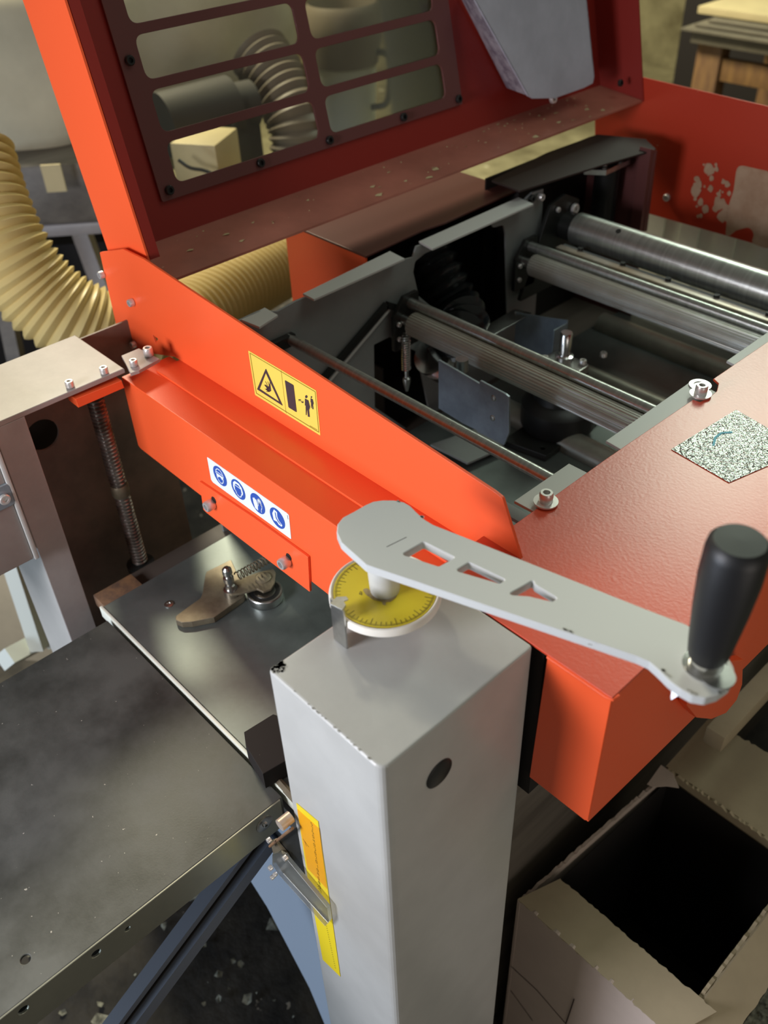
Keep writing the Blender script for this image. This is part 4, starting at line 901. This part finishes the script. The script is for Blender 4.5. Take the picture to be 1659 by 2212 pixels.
tr_ = link('torn_paper', ppx('z', Zc + 0.008, [(1398, 1694), (1428, 1652), (1455, 1672), (1467, 1702), (1440, 1698), (1412, 1700)], 0.0008), 'cardpink'); tag(tr_, 'torn grey paper scrap at the back left corner of the cardboard box', 'paper')
YC = YO - 0.0010
link('ink_line', glyph_strokes('y', YC, [((1103, 2087), (1160, 2140)), ((1160, 2140), (1222, 2212)), ((1240, 2158), (1222, 2212)), ((1103, 2140), (1150, 2205))], 0.0014), 'ink', bxs)
# sawdust on the floor
random.seed(8)
def sdh(x, y): return 0.02 + 0.05 * max(0, 1 - ((x + 0.05) ** 2 + (y - 0.95) ** 2) * 2) + 0.02 * noise.noise((x * 9, y * 9, 1)) 
me = grid(-0.07, 0.7, 0.45, 1.5, 40, 50, sdh)
bm = bmesh.new(); bm.from_mesh(me)
for k in range(9000):
    x = -0.06 + random.random() * 0.4; y = 0.50 + random.random() * 0.62; z = sdh(x, y); s = 0.003 + random.random() * 0.006; a0 = random.random() * 6; tl_ = random.random() * 0.008
    v = [bm.verts.new((x + s * math.cos(a0), y + s * math.sin(a0), z + tl_)), bm.verts.new((x - s * 0.6 * math.sin(a0), y + s * 0.6 * math.cos(a0), z + 0.004)), bm.verts.new((x - s * math.cos(a0), y - s * math.sin(a0), z + 0.001)), bm.verts.new((x + s * 0.6 * math.sin(a0), y - s * 0.6 * math.cos(a0), z + 0.006 - tl_ * 0.5))]
    bm.faces.new(v)
bm.to_mesh(me); bm.free()
o = link('sawdust_heap', me, 'sawdust', sm=False); tag(o, 'pile of pale wood shavings on the floor at the lower right', 'sawdust', kind='stuff')
pipe = link('dark_hose', tube(spline([(0.05, 0.60, 0.10), (0.0, 0.74, 0.11), (0.02, 0.92, 0.115), (0.16, 1.0, 0.11)], 8), 0.022, 16), 'bluesheet' if False else 'slate'); tag(pipe, 'dark blue grey hose lying on the wood shavings at the lower right corner', 'hose')
bm_ = link('grey_beam', box(-0.262, -0.236, 0.76, 1.4, 0.47, 0.50, 0.002), 'card'); tag(bm_, 'dull grey tan beam below the orange box side, above the cardboard box', 'beam')
# grey frame standing behind the box at the right
fr_ = thing('support_stand', (0.0, 1.0, 0.0), 'dull grey painted frame behind the cardboard box at the right edge', 'frame')
link('frame_post', box(-0.225, -0.165, 1.02, 1.08, 0.0, 0.70, 0.003), 'basegrey', fr_)
link('frame_panel', box(-0.222, 0.10, 1.085, 1.095, 0.10, 0.62, 0.002), 'card', fr_)
# chips on the floor bottom-left
bm = bmesh.new(); random.seed(14)
for k in range(260):
    x = -1.2 + random.random() * 0.8; y = -0.1 + random.random() * 0.5; s = 0.002 + random.random() ** 3 * 0.012; a0 = random.random() * 6; z = 0.003
    bm.faces.new([bm.verts.new((x + s * (0.6 + random.random()) * math.cos(a0 + a), y + s * (0.6 + random.random()) * math.sin(a0 + a), z + random.random() * 0.006)) for a in (0, 1.2, 2.5, 3.9, 5)])
o = link('floor_debris', mesh_of(bm), 'sawdust', sm=False); tag(o, 'loose chips and dirt on the dark floor under the extension table', 'debris', kind='stuff')

# ================================================================= BACKGROUND
# yellow ribbed hose
def hd(px, py, r): return dist(px, py, r)
hpath = [hd(-70, 330, 1.55), hd(-40, 430, 1.52), hd(10, 540, 1.50), hd(85, 635, 1.50), hd(180, 700, 1.50), hd(290, 725, 1.52), hd(400, 695, 1.60), hd(500, 630, 1.72), hd(600, 575, 1.86), hd(720, 525, 2.0)]
hose = link('yellow_hose', ribbed(spline(hpath, 12), 0.0625, 0.0042, 0.0155, 48), 'hose'); tag(hose, 'yellow ribbed extraction hose curving behind the orange guard rail', 'hose')
# dust bag
def blob(c, axis, L, r, name, m, amp, f, seg=96, ringsn=60):
    F = Matrix.Translation(c) @ frame_to(axis); bm = bmesh.new(); rr = []
    for j in range(ringsn + 1):
        t = j / ringsn; h = (t - 0.5) * 2 * L; rad = r * max(0.02, (1 - abs(2 * t - 1) ** 3.2)) ** 0.5
        ring = []
        for i in range(seg):
            a = 2 * math.pi * i / seg
            d = 1 + amp * (noise.noise((math.cos(a) * f, math.sin(a) * f, h * 2.2 * f)) + 0.5 * math.sin(3 * a + h * 5) * 0.6 + 0.35 * noise.noise((math.cos(a) * f * 2.3, math.sin(a) * f * 2.3, h * 5 * f)))
            ring.append(bm.verts.new(F @ Vector((rad * d * math.cos(a), rad * d * math.sin(a), h))))
        rr.append(ring)
    for a, b in zip(rr, rr[1:]):
        for i in range(seg): bm.faces.new((a[i], a[(i + 1) % seg], b[(i + 1) % seg], b[i]))
    bm.faces.new(rr[0][::-1]); bm.faces.new(rr[-1]); return link(name, mesh_of(bm), m)
A_ = dist(-140, 190, 2.5); B_ = dist(540, -70, 2.75)
bag = blob((A_ + B_) / 2, B_ - A_, (B_ - A_).length * 0.62, 0.34, 'dust_bag', 'fabric', 0.14, 1.6); tag(bag, 'large sagging beige fabric dust bag above the yellow hose', 'dust bag')
# extractor housing under the bag
ex = thing('dust_extractor', dist(150, 700, 2.5), 'grey dusty extractor fan housing with a paper label under the beige bag', 'extractor')
def bbox_at(px, py, r, sx, sy, sz, rz=0.0, bev=0.004):
    c = dist(px, py, r); me = box(-sx / 2, sx / 2, -sy / 2, sy / 2, -sz / 2, sz / 2, bev)
    me.transform(Matrix.Translation(c) @ Matrix.Rotation(rz, 4, 'Z')); return me
link('fan_housing', bbox_at(165, 385, 2.25, 0.32, 0.20, 0.13, 0.9, 0.012), 'basegrey', ex)
link('housing_rim', bbox_at(170, 452, 2.33, 0.33, 0.25, 0.030, 0.9, 0.008), 'pinkgrey', ex)
link('paper_label', bbox_at(116, 385, 2.085, 0.040, 0.004, 0.055, 0.9, 0.0), 'palewood', ex)
link('stand_leg', tube([dist(165, 470, 2.33), dist(235, 660, 2.33)], 0.026, 4), 'pinkgrey', ex)
link('stand_leg', tube([dist(-10, 560, 2.2), dist(40, 800, 2.2)], 0.022, 4), 'basegrey', ex)
ex2 = link('shadow_block', bbox_at(150, 640, 2.75, 0.46, 0.30, 0.42, 0.9, 0.004), 'void'); tag(ex2, 'black block added for the deep shadow behind the yellow hose', 'cabinet')  # black block stands in for the deep shadow behind the hose
# things seen through the hood window
gh = link('grey_hose', ribbed(spline([dist(560, 118, 2.22), dist(598, 175, 2.18), dist(640, 260, 2.14), dist(650, 350, 2.14)], 12), 0.062, 0.005, 0.020, 40), 'greyhose'); tag(gh, 'grey brown ribbed hose seen through the hood window', 'hose')
mt = link('fan_motor', join(cyl(dist(352, 272, 2.02), dist(500, 232, 2.08), 0.062, 32), cyl(dist(500, 232, 2.08), dist(545, 222, 2.10), 0.045, 24), bbox_at(500, 330, 2.10, 0.10, 0.10, 0.16, 0.4)), 'motor'); tag(mt, 'dark fan motor seen through the hood window left of the ribbed hose', 'motor')
wb = thing('wooden_block', dist(450, 380, 2.3), 'pale wooden block seen through the lowest left hood window slot', 'block')
link('block', bbox_at(448, 340, 1.90, 0.092, 0.108, 0.083, 0.55, 0.004), 'palewood', wb)
link('block_cord', tube(spline([dist(385, 345, 1.80), dist(410, 362, 1.80), dist(440, 368, 1.80), dist(470, 380, 1.80)], 6), 0.0035, 8), 'black', wb)
bn = thing('plastic_bin', dist(750, 290, 3.0), 'pale grey plastic bin with a dark handle seen through the right window slots', 'bin')
bc = dist(748, 175, 3.0)
link('bin_body', lathe([(0.072, -0.34), (0.094, 0.10), (0.100, 0.11)], bc, seg=40, cap=False), 'bin', bn)
link('bin_bottom', lathe([(0.085, 0), (0.085, 0.004)], bc + Vector((0, 0, -0.34)), seg=40), 'bin', bn)
link('bin_liner', lathe([(0.098, 0.05), (0.112, 0.13), (0.110, 0.19), (0.098, 0.21), (0.092, 0.17), (0.088, 0.10)], bc, seg=40, cap=False), 'greyhose', bn)
link('bin_handle', tube(spline([dist(803, 110, 2.95), dist(838, 120, 2.93), dist(842, 170, 2.93), dist(835, 222, 2.93), dist(803, 232, 2.95)], 8), 0.009, 10), 'black', bn)
# workbench at the top right
bz = 0.75
bch = thing('wooden_stool', (-1.4, 3.15, 0), 'old wooden work stool holding boards, at the top right', 'stool')
x0 = at(2, bz, 1500, 60).x
link('stool_top', box(x0 - 0.02, -0.6, 3.0, 3.5, bz - 0.05, bz - 0.015, 0.002), 'darkwood', bch)
lg = at(1, 3.03, 1530, 120)
for (lx, ly) in ((lg.x, 3.03), (lg.x + 0.05, 3.42), (-0.75, 3.03), (-0.75, 3.42)): link('leg', box(lx - 0.045, lx + 0.045, ly, ly + 0.06, 0, bz - 0.05, 0.003), 'wood', bch)
link('rail', box(lg.x + 0.045, -0.8, 3.04, 3.065, bz - 0.16, bz - 0.09, 0.002), 'wood', bch)
for k in range(3):
    o = link('thin_board', box(x0 - 0.05 + k * 0.03, -0.5, 2.98 + k * 0.03, 3.5, bz - 0.014 + k * 0.011, bz - 0.006 + k * 0.011, 0.001), 'darkwood')
    tag(o, ('bottom', 'middle', 'top')[k] + ' board of the three thin dark boards stacked on the wooden stool', 'board', 'thin boards on the wooden stool')
xb = at(2, bz + 0.04, 1522, 10).x
o = link('pale_board', box(xb, -0.4, 3.08, 3.5, bz + 0.020, bz + 0.042, 0.001), 'palewood'); tag(o, 'pale yellow wooden board lying on top of the dark boards at the top right', 'board')
dk = link('dark_backdrop', box(at(1, 3.62, 1457, 150).x, -0.1, 3.62, 4.3, 0, 0.86, 0.004), 'void'); tag(dk, 'black cupboard standing behind the wooden stool', 'backdrop')  # plain black box behind the stool
# low frame at the left edge
lf = thing('sawhorse_frame', at(1, 0.5, 60, 1350), 'pale grey green steel frame standing behind the left column', 'frame')
link('upright', tube([dist(20, 1200, 1.55), dist(85, 1400, 1.62)], 0.016, 4), 'bin', lf)
link('upright', tube([dist(55, 1180, 1.60), dist(120, 1395, 1.66)], 0.014, 4), 'strip', lf)
link('foot_bar', tube([dist(10, 1425, 1.6), dist(160, 1345, 1.72)], 0.020, 4), 'bin', lf)
pk = link('leaning_board', bbox_at(-20, 1310, 1.75, 0.22, 0.02, 0.26, 0.7), 'card'); tag(pk, 'brownish board leaning behind the grey green frame at the left edge', 'board')
